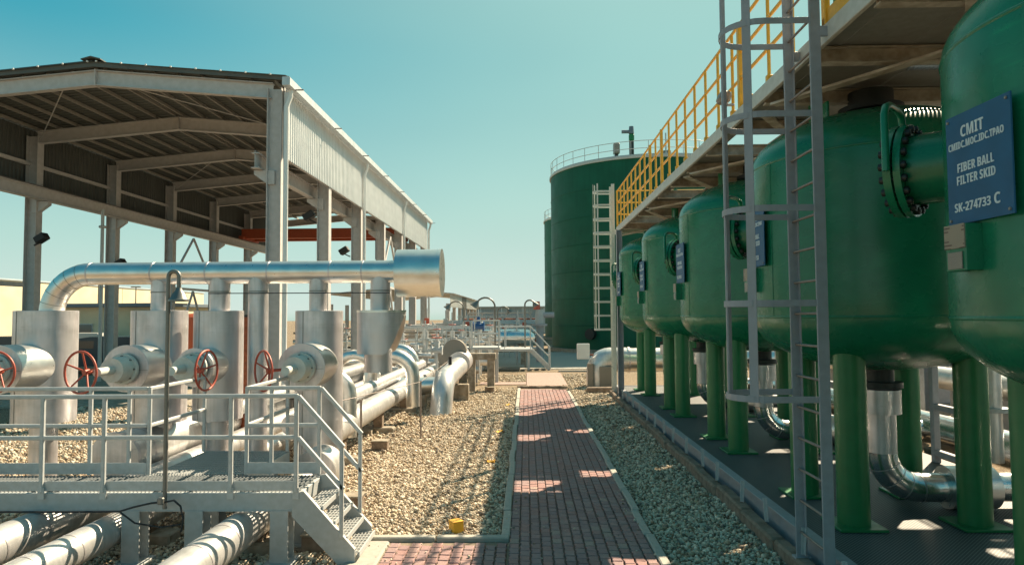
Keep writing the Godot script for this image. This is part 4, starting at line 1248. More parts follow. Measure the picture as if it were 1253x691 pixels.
func make_manifold() -> void:
	var D := 10.5
	var t := thing("header_pipe", "long silver insulated header pipe on risers above the valve drums", "pipe")
	var Y := 3.285
	var R := 0.172
	var pts := []
	for i in 13:
		var a := PI / 2 * i / 12.0
		pts.append(V(-7.36 + 0.62 - 0.62 * cos(a), Y - 0.62 + 0.62 * sin(a), D))
	var el := part(t, "elbow", MB.new().tube(pts, R, 32, false), M.alu)
	for i in range(0, 13, 2):
		var a := PI / 2 * i / 12.0
		var tn := Vector3(sin(a), cos(a), 0)
		part(el, "seam", MB.new().cyl(pts[i] - tn * 0.004, pts[i] + tn * 0.004, R + 0.002, R + 0.002, 32, false, false), M.seam)
	part(t, "run", MB.new().cyl(V(-6.74, Y, D), V(-1.96, Y, D), R, R, 40), M.alu)
	for x in [-6.74, -5.75, -4.9, -3.95, -3.0, -2.5]:
		part(t, "joint_band", MB.new().cyl(V(x - 0.012, Y, D), V(x + 0.012, Y, D), R + 0.004, R + 0.004, 40), M.alu_dull)
	var dr := part(t, "end_drum", MB.new().cyl(V(-1.97, Y - 0.03, D), V(-1.30, Y - 0.03, D), 0.365, 0.365, 48), M.alu)
	part(dr, "rim_band", MB.new().cyl(V(-1.335, Y - 0.03, D), V(-1.285, Y - 0.03, D), 0.372, 0.372, 48), M.alu)
	part(t, "drop_leg", MB.new().cyl(V(-7.36, 2.7, D), V(-7.36, Y - 0.62, D), R, R, 32), M.alu)
	for q in [[-5.66, 2.68, 0.135], [-4.73, 2.68, 0.15], [-4.13, 0.1, 0.15], [-3.2, 2.66, 0.135], [-2.24, 2.64, 0.15]]:
		var br := part(t, "riser", MB.new().cyl(V(q[0], q[1], D), V(q[0], Y - 0.02, D), q[2], q[2], 28), M.alu_dull)
		part(br, "joint_band", MB.new().cyl(V(q[0], 2.98, D), V(q[0], 3.0, D), q[2] + 0.005, q[2] + 0.005, 28), M.seam)
	part(t, "pipe_shoe", MB.new().box(V(-4.13, 0.08, D), Vector3(0.5, 0.12, 0.5), 0.02), M.concrete)
	rebase(t, V(-4.13, 0, D))
	# conduit line that crosses in front of the risers
	var cd := thing("conduit", "thin dark conduit running across the risers under the header pipe", "conduit", V(-3.6, 2.96, D - 0.24))
	part(cd, "tube", MB.new().cyl(Vector3(-1.2, 0, 0), Vector3(1.55, -0.01, 0), 0.008, 0.008, 6), M.cable)
	# valve drums: x, radius, bottom, top, stub radius, stub front depth, wheel
	var vd := [
		[-7.44, 0.43, 1.02, 2.72, 0.34, 9.55, "leftmost tall silver valve drum, cut at the left by its red hand wheel", V(-7.02, 1.90, 8.95), Vector3(0.0, 0, 1)],
		[-5.66, 0.40, 1.02, 2.71, 0.325, 9.62, "silver valve drum just behind the gooseneck lamp post", V(-5.76, 1.90, 8.78), Vector3(-0.30, 0, 1)],
		[-4.74, 0.36, 1.05, 2.70, 0.27, 9.75, "silver valve drum right of the lamp with a red wheel before it", V(-4.36, 1.88, 9.30), Vector3(1.0, 0, 0.1)],
		[-3.18, 0.355, 0.45, 2.69, 0.33, 9.68, "tall silver valve drum behind the platform stair", V(-3.56, 1.87, 9.25), Vector3(-0.75, 0, 0.75)]]
	for q in vd:
		var v := thing("valve_drum", q[6], "valve", V(q[0], 0, D), "insulated valve drums under the header pipe")
		var r: float = q[1]
		var dm := part(v, "drum", MB.new().lathe([Vector2(r - 0.02, q[2]), Vector2(r, q[2] + 0.005), Vector2(r, q[3] - 0.005), Vector2(r - 0.02, q[3]), Vector2(0.1, q[3] + 0.004)], 48), M.alu_dull)
		part(dm, "lap_seam", MB.new().box(Vector3(-r * 0.42, (q[2] + q[3]) / 2, r * 0.91), Vector3(0.012, q[3] - q[2] - 0.02, 0.012), 0.003), M.seam)
		part(v, "lower_pipe", MB.new().cyl(Vector3(0, 0.06, 0), Vector3(0, q[2] + 0.02, 0), 0.19, 0.19, 28), M.alu_dull)
		part(v, "foot", MB.new().box(Vector3(0, 0.04, 0), Vector3(0.62, 0.12, 0.62), 0.02), M.concrete)
		var fz: float = D - q[5]
		var sy := 1.885
		var sb := part(v, "stub", MB.new().cyl(Vector3(0, sy, 0), Vector3(0, sy, fz), q[4], q[4], 40), M.alu)
		part(sb, "end_disc", MB.new().cyl(Vector3(0, sy, fz), Vector3(0, sy, fz + 0.012), q[4] + 0.008, q[4] + 0.004, 40), M.alu_dull)
		part(sb, "lap_seam", MB.new().box(Vector3(0, sy - 0.02, fz + 0.014), Vector3(q[4] * 1.96, 0.006, 0.004), 0.001), M.seam)
		var bn := part(v, "bonnet", MB.new().cyl(Vector3(0, sy, fz), Vector3(0, sy, fz + 0.34), 0.185, 0.165, 28).cyl(Vector3(0, sy, fz + 0.05), Vector3(0, sy, fz + 0.10), 0.215, 0.215, 28), M.white_ladder)
		var bo := MB.new()
		for k in 8:
			var a := TAU * k / 8
			bo.cyl(Vector3(cos(a) * 0.178, sy + sin(a) * 0.178, fz + 0.02), Vector3(cos(a) * 0.178, sy + sin(a) * 0.178, fz + 0.13), 0.014, 0.014, 6)
		part(bn, "bolts", bo, M.lamp_metal).set_meta("kind", "stuff")
		part(v, "stem", MB.new().cyl(Vector3(0, sy, fz + 0.34), Vector3(0, sy, fz + 0.66), 0.058, 0.058, 16), M.white_ladder)
		var base := V(q[0], 0, D)
		var wc: Vector3 = q[7] - base
		var ax: Vector3 = (q[8] as Vector3).normalized()
		hand_wheel(v, wc, ax, 0.27)
		# shaft from the bonnet to the wheel
		part(v, "shaft", MB.new().cyl(Vector3(0, sy, fz + 0.16), wc - ax * 0.10, 0.022, 0.022, 10), M.red)
	# last drum is cut on a slant
	var l := thing("slant_drum", "short silver drum with a slanted belly under the right end of the header", "drum", V(-2.22, 0, D))
	var ld := MB.new()
	var seg := 48
	for i in seg:
		var t0 := TAU * i / seg
		var t1 := TAU * (i + 1) / seg
		var lo := func(a: float) -> float: return 2.03 + 0.58 * pow(clampf((cos(a) - 0.30) / 0.70, 0.0, 1.0), 1.6)
		var p0 := Vector3(cos(t0) * 0.37, 0, sin(t0) * 0.37)
		var p1 := Vector3(cos(t1) * 0.37, 0, sin(t1) * 0.37)
		var n0 := p0.normalized()
		var n1 := p1.normalized()
		var u := Vector3.UP
		ld.tri(p0 + u * lo.call(t0), p0 + u * 2.68, p1 + u * 2.68, n0, n0, n1)
		ld.tri(p0 + u * lo.call(t0), p1 + u * 2.68, p1 + u * lo.call(t1), n0, n1, n1)
		ld.tri(u * 2.684, p0 + u * 2.68, p1 + u * 2.68, u, u, u)
		ld.tri(u * 2.1, p0 + u * lo.call(t0), p1 + u * lo.call(t1), -u, -u, -u)
	part(l, "drum", ld, M.alu_dull)
	part(l, "neck", MB.new().cyl(Vector3(-0.05, 1.75, 0), Vector3(-0.05, 2.1, 0), 0.21, 0.21, 28), M.alu_dull)
	part(l, "rim_band", MB.new().cyl(Vector3(0, 2.655, 0), Vector3(0, 2.69, 0), 0.375, 0.375, 48), M.alu)

# ---------------------------------------------------------------- pipes on the ground
func pipe_run(label: String, x: float, y: float, r: float, a: float, b: float, m: Material, bands := 1.0, sleepers := 3.0, cap := false) -> Node3D:
	var t := thing("ground_pipe", label, "pipe", V(x, 0, (a + b) / 2), "insulated pipes along the ground")
	var o := (a + b) / 2
	part(t, "run", MB.new().cyl(Vector3(0, y, o - a), Vector3(0, y, o - b), r, r, 32), m)
	var k := a + 0.45
	var bm := MB.new().cyl(Vector3(0, y, -0.012), Vector3(0, y, 0.012), r + 0.004, r + 0.004, 32, false, false).mesh()
	while k < b:
		share(t, "joint_band", bm, M.alu_dull, Vector3(0, 0, o - k))
		k += bands
	if cap:
		part(t, "end_cap", MB.new().cyl(Vector3(0, y, o - a - 0.02), Vector3(0, y, o - a + 0.25 - 0.22), r + 0.02, r + 0.012, 36), M.alu_dull)
	k = a + 0.6
	while k < b:
		share(t, "sleeper", MB.new().box(Vector3.ZERO, Vector3(0.7, 0.16, 0.28), 0.02).mesh(), M.concrete, Vector3(0, 0.05, o - k))
		share(t, "saddle", MB.new().box(Vector3.ZERO, Vector3(0.2, maxf(0.05, y - r - 0.10), 0.2), 0.01).mesh(), M.skid_kerb, Vector3(0, 0.12 + (y - r - 0.12) / 2, o - k))
		k += sleepers
	return t

func make_ground_pipes() -> void:
	var t := pipe_run("silver pipe passing under the platform to the fat cap beside the stair", -3.03, 0.355, 0.19, 4.6, 9.6, M.alu_pipe, 0.6, 2.5)
	var o := 7.1
	part(t, "cap_drum", MB.new().cyl(Vector3(0.1, 0.46, o - 9.45), Vector3(0.1, 0.46, o - 9.92), 0.305, 0.305, 36), M.alu_pipe)
	part(t, "cap_disc", MB.new().cyl(Vector3(0.1, 0.46, o - 9.438), Vector3(0.1, 0.46, o - 9.45), 0.30, 0.30, 36), M.alu_dull)
	pipe_run("silver pipe crossing the lower left corner in front of the platform", -4.44, 0.345, 0.165, 4.4, 25.0, M.alu_pipe, 0.6, 3.0)
	pipe_run("silver pipe farthest left under the platform", -5.22, 0.365, 0.195, 4.4, 25.5, M.alu_pipe, 0.6, 3.0)
	pipe_run("fat silver pipe with a flat end disc behind the platform railing", -5.72, 0.66, 0.34, 9.5, 24.0, M.alu_pipe, 1.2, 3.5, true)
	pipe_run("long bright pipe beside the gravel leading to the far valves", -3.32, 0.64, 0.225, 11.6, 25.0, M.alu_pipe, 0.6, 3.2)
	pipe_run("slim bright pipe just above the long gravel side pipe", -3.74, 0.88, 0.165, 10.9, 24.5, M.alu_pipe, 1.3, 3.6)
	pipe_run("leftmost far pipe lying on sleepers near the shed", -6.7, 0.5, 0.2, 12.0, 30.0, M.alu_pipe, 1.4, 4.0)
	pipe_run("slim pipe lying between the fat pipe and the leftmost platform pipe", -5.25, 0.95, 0.13, 11.2, 27.0, M.alu_pipe, 0.9, 4.0)
	pipe_run("bright pipe running on behind the diving pipe toward the portal", -2.72, 0.55, 0.19, 21.5, 31.0, M.alu_pipe, 0.8, 3.0)
	# pipe that comes out of the end drum and dives into the gravel
	var e := thing("diving_pipe", "fat silver pipe bending down into the gravel left of the path", "pipe")
	var pts := [V(-1.98, 1.08, 20.6), V(-2.02, 1.02, 19.6), V(-2.08, 0.94, 18.4), V(-2.12, 0.88, 17.6)]
	for i in range(1, 8):
		var a := 1.35 * i / 7.0
		pts.append(V(-2.12 - 0.03 * i / 7.0, 0.88 - 0.75 * (1.0 - cos(a)), 17.6 - 0.75 * sin(a)))
	pts.append(V(-2.17, -0.1, 16.72))
	part(e, "run", MB.new().tube(pts, 0.295, 36), M.alu_pipe)
	part(e, "joint_band", MB.new().cyl(V(-2.055, 0.97, 19.0), V(-2.054, 0.974, 18.97), 0.302, 0.302, 36, false, false), M.seam)
	part(e, "end_drum", MB.new().cyl(V(-2.0, 1.12, 20.0), V(-1.98, 1.16, 20.9), 0.355, 0.355, 40), M.alu_dull)
	part(e, "end_disc", MB.new().cyl(V(-2.16, 1.50, 20.25), V(-2.15, 1.50, 20.5), 0.37, 0.37, 40), M.plate)
	part(e, "drain_valve", MB.new().cyl(V(-2.07, 1.15, 18.2), V(-2.07, 1.45, 18.2), 0.05, 0.05, 10), M.dark)
	part(e, "support", MB.new().box(V(-2.0, 0.28, 19.6), Vector3(0.7, 0.5, 0.3), 0.02), M.concrete)
	rebase(e, V(-2.05, 0, 18.6))
	e.position += V(-0.12, -0.02, 1.5)
	var e2 := thing("capped_pipe", "silver pipe with a grey end disc behind the diving pipe", "pipe", V(-2.75, 0, 24.0))
	part(e2, "run", MB.new().cyl(Vector3(0, 1.15, 0), Vector3(0.1, 1.0, -6.0), 0.28, 0.28, 32), M.alu_pipe)
	part(e2, "end_disc", MB.new().cyl(Vector3(0, 1.15, 0.02), Vector3(0, 1.15, -0.2), 0.35, 0.35, 36), M.plate)
	part(e2, "leg", MB.new().box(Vector3(0, 0.42, -0.8), Vector3(0.3, 0.85, 0.3), 0.02), M.concrete)
	var e3 := thing("blue_tinted_pipe", "silver cross pipe lying behind the diving pipe near the thin posts", "pipe", V(-3.0, 0, 19.5))
	part(e3, "run", MB.new().cyl(Vector3(-0.9, 0.62, 0.1), Vector3(0.75, 0.62, -0.2), 0.24, 0.24, 32), M.alu)
	part(e3, "support", MB.new().box(Vector3(-0.1, 0.2, 0), Vector3(0.5, 0.36, 0.4), 0.02), M.concrete)
	# pipe arches rising from the ground lines
	var ap := [[-3.62, 12.6, 0.36, 1.15, 0.14, "small silver pipe arch beside the stair side drum"], [-3.30, 16.8, 0.52, 1.12, 0.17, "silver pipe arch below the slanted drum"], [-4.9, 19.5, 0.6, 0.9, 0.16, "silver pipe arch farther back behind the slanted drum"], [-4.4, 23.5, 0.6, 0.9, 0.16, "farthest silver pipe arch before the valve yard"]]
	for q in ap:
		var a := thing("pipe_arch", q[5], "pipe", V(q[0], 0, q[1]), "pipe arches on the ground lines")
		var ps := [Vector3(-q[2], 0.5, 0), Vector3(-q[2], q[3], 0)]
		for i in range(1, 12):
			var th := PI * i / 12.0
			ps.append(Vector3(-q[2] * cos(th), q[3] + q[2] * sin(th), 0))
		ps.append(Vector3(q[2], q[3], 0))
		ps.append(Vector3(q[2], 0.4, 0))
		part(a, "bend", MB.new().tube(ps, q[4], 20), M.alu)
	# thin string line on posts along the gravel
	var sl := thing("rope_barrier", "thin wire strung on slim posts along the pipes", "barrier", V(-2.4, 0, 14.0))
	for q in [[-0.35, 2.6], [0.15, -0.6]]:
		part(sl, "post", MB.new().cyl(Vector3(q[0], 0, q[1]), Vector3(q[0], 1.22, q[1]), 0.02, 0.02, 8), M.rung)
	part(sl, "wire", MB.new().cyl(Vector3(-0.9, 1.2, 3.4), Vector3(0.15, 1.2, -0.6), 0.008, 0.008, 6), M.rung)
	part(sl, "wire", MB.new().cyl(Vector3(0.15, 1.2, -0.6), Vector3(0.33, 1.4, -4.0), 0.008, 0.008, 6), M.rung)

# ---------------------------------------------------------------- middle distance
func valve(label: String, at: Vector3, m: Material, s: float, wheel := true) -> void:
	var t := thing("valve", label, "valve", at, "small valves of the pipe yard")
	part(t, "body", MB.new().cyl(Vector3(-0.22, 0.0, 0) * s, Vector3(0.22, 0.0, 0) * s, 0.12 * s, 0.12 * s, 16).cyl(Vector3(-0.24, 0, 0) * s, Vector3(-0.19, 0, 0) * s, 0.2 * s, 0.2 * s, 16).cyl(Vector3(0.19, 0, 0) * s, Vector3(0.24, 0, 0) * s, 0.2 * s, 0.2 * s, 16), m)
	part(t, "bonnet", MB.new().cyl(Vector3(0, 0, 0) * s, Vector3(0, 0.4, 0) * s, 0.1 * s, 0.06 * s, 12), m)
	part(t, "stem", MB.new().cyl(Vector3(0, 0.4, 0) * s, Vector3(0, 0.7, 0) * s, 0.025 * s, 0.025 * s, 8), M.rail)
	if wheel:
		var pts := []
		for i in 17:
			pts.append(Vector3(cos(TAU * i / 16) * 0.2, 0.52, sin(TAU * i / 16) * 0.2) * s)
		part(t, "hand_wheel", MB.new().tube(pts, 0.025 * s, 6, false).cyl(Vector3(-0.2, 0.52, 0) * s, Vector3(0.2, 0.52, 0) * s, 0.015 * s, 0.015 * s, 6).cyl(Vector3(0, 0.52, -0.2) * s, Vector3(0, 0.52, 0.2) * s, 0.015 * s, 0.015 * s, 6), M.red)
	part(t, "stand", MB.new().cyl(Vector3(0, -at.y, 0), Vector3(0, -0.05, 0), 0.05 * s, 0.05 * s, 8), M.rail)

func rail_box(t: Node3D, x0: float, x1: float, d0: float, d1: float, y: float, h: float) -> void:
	for s in [d0, d1]:
		for k in 2:
			part(t, "rail", MB.new().cyl(V(x0, y + h * (k + 1) / 2.0, s), V(x1, y + h * (k + 1) / 2.0, s), 0.025, 0.025, 6), M.rail)
		var n := int(maxf(1.0, round((x1 - x0) / 1.1)))
		for i in n + 1:
			part(t, "post", MB.new().cyl(V(x0 + (x1 - x0) * i / n, y, s), V(x0 + (x1 - x0) * i / n, y + h, s), 0.025, 0.025, 6), M.rail)

func make_mid() -> void:
	rng.seed = 77
	# concrete portal
	var p := thing("portal_frame", "squat concrete portal frame standing on the gravel left of the path", "frame", V(-1.55, 0, 23.6))
	for x in [-0.33, 0.33]:
		part(p, "leg", MB.new().box(Vector3(x, 0.55, 0), Vector3(0.24, 1.1, 0.34), 0.02), M.concrete)
	part(p, "lintel", MB.new().box(Vector3(0, 1.2, 0), Vector3(1.0, 0.22, 0.4), 0.02), M.concrete)
	# mid platform with stair
	var t := thing("valve_platform", "white railed valve platform with a stair, in the middle distance", "platform")
	part(t, "deck", MB.new().box(V(-1.0, 0.95, 33.5), Vector3(2.5, 0.12, 2.2), 0.01), M.rail)
	rail_box(t, -2.25, 0.2, 32.5, 34.5, 1.0, 1.05)
	for x in [-2.1, 0.1]:
		for d in [32.6, 34.4]:
			part(t, "leg", MB.new().box(V(x, 0.45, d), Vector3(0.12, 0.9, 0.12), 0.01), M.rail)
	for d in [32.5, 33.6]:
		part(t, "stair_stringer", MB.new().bar(V(0.2, 0.95, d), V(1.1, 0.05, d), 0.03, 0.2), M.rail)
		part(t, "stair_rail", MB.new().bar(V(0.2, 2.05, d), V(1.1, 1.1, d), 0.045, 0.045), M.rail)
		part(t, "stair_rail", MB.new().bar(V(0.2, 1.5, d), V(1.1, 0.6, d), 0.04, 0.04), M.rail)
		part(t, "stair_post", MB.new().cyl(V(1.1, 0.0, d), V(1.1, 1.1, d), 0.03, 0.03, 8), M.rail)
	for k in 4:
		part(t, "tread", MB.new().box(V(0.33 + 0.2 * k, 0.8 - 0.2 * k, 33.05), Vector3(0.2, 0.03, 1.05), 0.004), M.rail)
	rebase(t, V(-1.0, 0, 33.5))
	var t2 := thing("valve_platform", "far white railed platform left of the stair platform", "platform")
	part(t2, "deck", MB.new().box(V(-4.2, 0.9, 30.5), Vector3(3.2, 0.12, 2.0), 0.01), M.rail)
	rail_box(t2, -5.75, -2.6, 29.6, 31.4, 0.95, 1.15)
	for x in [-5.6, -2.75]:
		for d in [29.7, 31.3]:
			part(t2, "leg", MB.new().box(V(x, 0.42, d), Vector3(0.12, 0.85, 0.12), 0.01), M.rail)
	rebase(t2, V(-4.2, 0, 30.5))
	var t3 := thing("valve_platform", "small white railed landing beside the portal frame", "platform")
	part(t3, "deck", MB.new().box(V(-1.55, 1.35, 26.6), Vector3(1.1, 0.1, 1.3), 0.01), M.rail)
	rail_box(t3, -2.05, -1.05, 26.0, 27.2, 1.4, 1.0)
	for x in [-1.95, -1.15]:
		part(t3, "leg", MB.new().box(V(x, 0.65, 26.6), Vector3(0.12, 1.3, 0.12), 0.01), M.rail)
	rebase(t3, V(-1.55, 0, 26.6))
	# blue tinted vessels lying behind the rails
	var hv := thing("horizontal_vessel", "silver horizontal vessel behind the middle railing", "vessel", V(-1.0, 0, 36.2))
	part(hv, "shell", MB.new().lathe([Vector2(0, -1.5), Vector2(0.3, -1.4), Vector2(0.45, -1.15), Vector2(0.45, 1.15), Vector2(0.3, 1.4), Vector2(0, 1.5)], 32, Vector3(0, 1.42, 0), Basis(Vector3.UP, Vector3.RIGHT, Vector3.FORWARD)), M.alu_silver)
	for x in [-0.8, 0.8]:
		part(hv, "saddle", MB.new().box(Vector3(x, 0.52, 0), Vector3(0.2, 1.04, 0.8), 0.02), M.concrete)
	gooseneck("gooseneck lamp left of the far platform with its head turned left", V(-1.35, 0, 29.8), 2.95, 0.42, 0.04, 0.2, -1.0, M.lamp_metal)
	gooseneck("gooseneck lamp nearest the big tank with its head turned right", V(-0.06, 0, 34.0), 3.1, 0.24, 0.04, 0.17, 1.0, M.lamp_metal)
	gooseneck("gooseneck lamp behind the left turned one, head turned right", V(-1.5, 0, 36.0), 2.75, 0.3, 0.035, 0.16, 1.0, M.lamp_metal)
	gooseneck("gooseneck lamp among the far pipes left of the blue valve", V(-3.0, 0, 33.0), 2.9, 0.38, 0.035, 0.17, -1.0, M.lamp_metal)
	valve("dark blue actuated valve above the far rails", V(-1.95, 2.15, 28.0), M.blue, 1.0, false)
	valve("red topped valve on a post beside the left gooseneck lamp", V(-2.6, 1.7, 27.4), M.rail, 0.6)
	valve("red wheeled valve standing in front of the far shed", V(-4.9, 1.3, 27.5), M.rail, 0.7)
	valve("red wheeled valve left of the portal frame", V(-3.4, 1.55, 25.6), M.rail, 0.65)
	valve("red wheeled valve among the pipes near the capped pipe", V(-3.0, 1.45, 23.0), M.rail, 0.8)
	valve("red wheeled valve farther back by the stair platform", V(-0.5, 1.7, 36.0), M.rail, 0.6)
	# grey relief valve standing by the tank
	var rv := thing("relief_valve", "tall grey valve with red bonnet beside the big tank", "valve", V(0.75, 0, 38.0))
	part(rv, "riser", MB.new().cyl(Vector3(0, 0, 0), Vector3(0, 2.2, 0), 0.22, 0.2, 16), M.ladder)
	part(rv, "flange", MB.new().cyl(Vector3(0, 2.0, 0), Vector3(0, 2.12, 0), 0.42, 0.42, 20), M.ladder)
	part(rv, "body", MB.new().cyl(Vector3(0, 2.1, 0), Vector3(0, 2.9, 0), 0.28, 0.22, 16), M.grey_paint)
	part(rv, "outlet", MB.new().cyl(Vector3(0, 2.6, 0), Vector3(0.8, 2.6, 0), 0.16, 0.16, 14), M.ladder)
	part(rv, "bonnet", MB.new().cyl(Vector3(-0.15, 2.9, 0), Vector3(-0.15, 3.35, 0), 0.2, 0.16, 14), M.red)
	# slim posts with small canopies, the clutter of the yard
	var ordinal := ["first", "second", "third", "fourth", "fifth", "sixth", "seventh", "eighth", "ninth", "tenth", "eleventh", "twelfth", "thirteenth", "fourteenth"]
	var posts := []
	for k in 14:
		posts.append(Vector2(-5.6 + 0.42 * k + rng.randf_range(-0.12, 0.12), 38.0 + rng.randf_range(-4.0, 8.0)))
	posts.sort_custom(func(a, b): return a.x / a.y < b.x / b.y)
	for k in 14:
		var h := rng.randf_range(2.0, 3.0)
		var q := thing("instrument_post", ordinal[k] + " slim instrument post from the left in the far yard", "post", V(posts[k].x, 0, posts[k].y), "slim posts of the far yard")
		part(q, "post", MB.new().cyl(Vector3.ZERO, Vector3(0, h, 0), 0.035, 0.035, 8), M.rail)
		part(q, "box", MB.new().box(Vector3(0, h * 0.78, 0.08), Vector3(0.24, 0.3, 0.14), 0.02), [M.rail, M.red, M.grey_paint][k % 3])
	for k in 6:
		var q := thing("cross_pipe", ["nearest", "second", "third", "fourth", "fifth", "farthest"][k] + " silver pipe crossing the far yard from left to right", "pipe", V(-4.4, 0, 26.0 + 2.6 * k), "pipes crossing the far yard")
		part(q, "run", MB.new().cyl(Vector3(-4.0, 0.55 + 0.12 * (k % 3), 0), Vector3(2.6 + 0.3 * (k % 2), 0.55 + 0.12 * (k % 3), 0), 0.15, 0.15, 18), M.alu_pipe)
		for x in [-3.0, -0.5, 2.0]:
			part(q, "sleeper", MB.new().box(Vector3(x, 0.18, 0), Vector3(0.3, 0.38, 0.3), 0.02), M.concrete)
	# white elbow pipe at the far end of the skid
	var w := thing("white_elbow_pipe", "fat white insulated elbow pipe at the far end of the skid", "pipe", V(2.6, 0, 25.0))
	var ps := [Vector3(0.0, -0.1, 0), Vector3(0.0, 0.45, 0)]
	for i in range(1, 8):
		var a := PI / 2 * i / 7.0
		ps.append(Vector3(0.42 - 0.42 * cos(a), 0.55 + 0.42 * sin(a), 0))
	ps.append(Vector3(1.0, 0.97, 0))
	part(w, "elbow", MB.new().tube(ps, 0.44, 36), M.alu_pipe)
	part(w, "run", MB.new().cyl(Vector3(0.95, 0.97, 0), Vector3(6.5, 0.97, 0), 0.42, 0.42, 36), M.alu)
	part(w, "joint_band", MB.new().cyl(Vector3(1.05, 0.97, 0), Vector3(1.12, 0.97, 0), 0.46, 0.46, 36), M.alu_dull)
	part(w, "flat_cover", MB.new().box(Vector3(-0.55, 1.28, 0.1), Vector3(0.46, 0.56, 0.12), 0.02), M.cladding)
	part(w, "cover_arm", MB.new().box(Vector3(-0.25, 1.15, 0.05), Vector3(0.3, 0.06, 0.06), 0.01), M.rust)
	part(w, "support", MB.new().box(Vector3(-0.33, 0.42, 0.4), Vector3(0.2, 0.9, 0.2), 0.01), M.plate)
	part(w, "support", MB.new().box(Vector3(0.2, 0.36, 0.46), Vector3(0.42, 0.8, 0.1), 0.01), M.plate)
	# east side equipment behind the vessels
	var h := thing("collector_pipe", "long silver collector pipe behind the vessel legs", "pipe", V(7.15, 0, 12.0))
	part(h, "run", MB.new().cyl(Vector3(0, 0.55, 10.0), Vector3(0, 0.55, -9.5), 0.28, 0.28, 32), M.alu_silver)
	for k in 5:
		part(h, "cradle", MB.new().box(Vector3(0, 0.14, 8.0 - 4.0 * k), Vector3(0.6, 0.3, 0.25), 0.02), M.concrete)
	var h2 := thing("collector_pipe", "second collector pipe raised behind the first", "pipe", V(9.2, 0, 12.0))
	part(h2, "run", MB.new().cyl(Vector3(0, 1.15, 11.0), Vector3(0, 1.15, -10.0), 0.24, 0.24, 28), M.alu_pipe)
	for k in 5:
		part(h2, "stand", MB.new().box(Vector3(0, 0.45, 8.0 - 4.0 * k), Vector3(0.25, 0.92, 0.25), 0.02), M.concrete)
	for k in 5:
		var r := thing("inlet_riser", ["pale riser pipe behind the nearest vessel", "pale riser pipe seen between the legs of the second vessel", "pale riser pipe behind the third vessel", "pale riser pipe behind the fourth vessel", "pale riser pipe behind the farthest vessel"][k], "pipe", V(6.55, 0, VC[k] + 1.6), "riser pipes behind the vessels")
		part(r, "riser", MB.new().cyl(Vector3(0, 0.5, 0), Vector3(0, 4.6, 0), 0.12, 0.12, 20), M.alu_pipe)
		part(r, "flange", MB.new().cyl(Vector3(0, 1.2, 0), Vector3(0, 1.26, 0), 0.2, 0.2, 20), M.grey_paint)
		var fr := thing("pipe_support", ["grey support frame behind the nearest vessel", "grey support frame between the second vessel's legs", "grey support frame behind the third vessel", "grey support frame behind the fourth vessel", "grey support frame behind the farthest vessel"][k], "frame", V(6.3, 0, VC[k] + 2.2), "support frames behind the vessels")
		for z in [-0.35, 0.35]:
			part(fr, "post", MB.new().box(Vector3(0, 0.95, z), Vector3(0.1, 1.9, 0.1), 0.008), M.ladder)
		for y in [0.45, 1.15, 1.85]:
			part(fr, "beam", MB.new().box(Vector3(0, y, 0), Vector3(0.09, 0.09, 0.7), 0.008), M.ladder)
	for k in 3:
		var u := thing("pump_housing", ["grey pump housing behind the nearest vessel legs", "grey pump housing behind the second and third vessels", "grey pump housing behind the far vessels"][k], "pump", V(10.5, 0, 7.0 + 6.5 * k), "pump housings east of the skid")
		part(u, "casing", MB.new().box(Vector3(0, 0.95, 0), Vector3(2.2, 1.5, 4.2), 0.08), M.ladder)
		part(u, "base", MB.new().box(Vector3(0, 0.12, 0), Vector3(2.6, 0.3, 4.6), 0.02), M.concrete)
		part(u, "vent", MB.new().cyl(Vector3(0, 1.7, 0), Vector3(0, 2.1, 0), 0.2, 0.2, 16), M.rail)
	var stt := thing("stair_flight", "grey stair flight behind the nearest vessel at the right edge", "stair", V(7.6, 0, 6.6))
	for z in [-0.4, 0.4]:
		part(stt, "stringer", MB.new().bar(Vector3(-0.8, 1.75, z), Vector3(1.2, 0.1, z), 0.03, 0.22), M.grey_paint)
	for i in 7:
		part(stt, "tread", MB.new().box(Vector3(-0.65 + 0.28 * i, 1.62 - 0.23 * i, 0), Vector3(0.24, 0.03, 0.78), 0.004), M.grating)

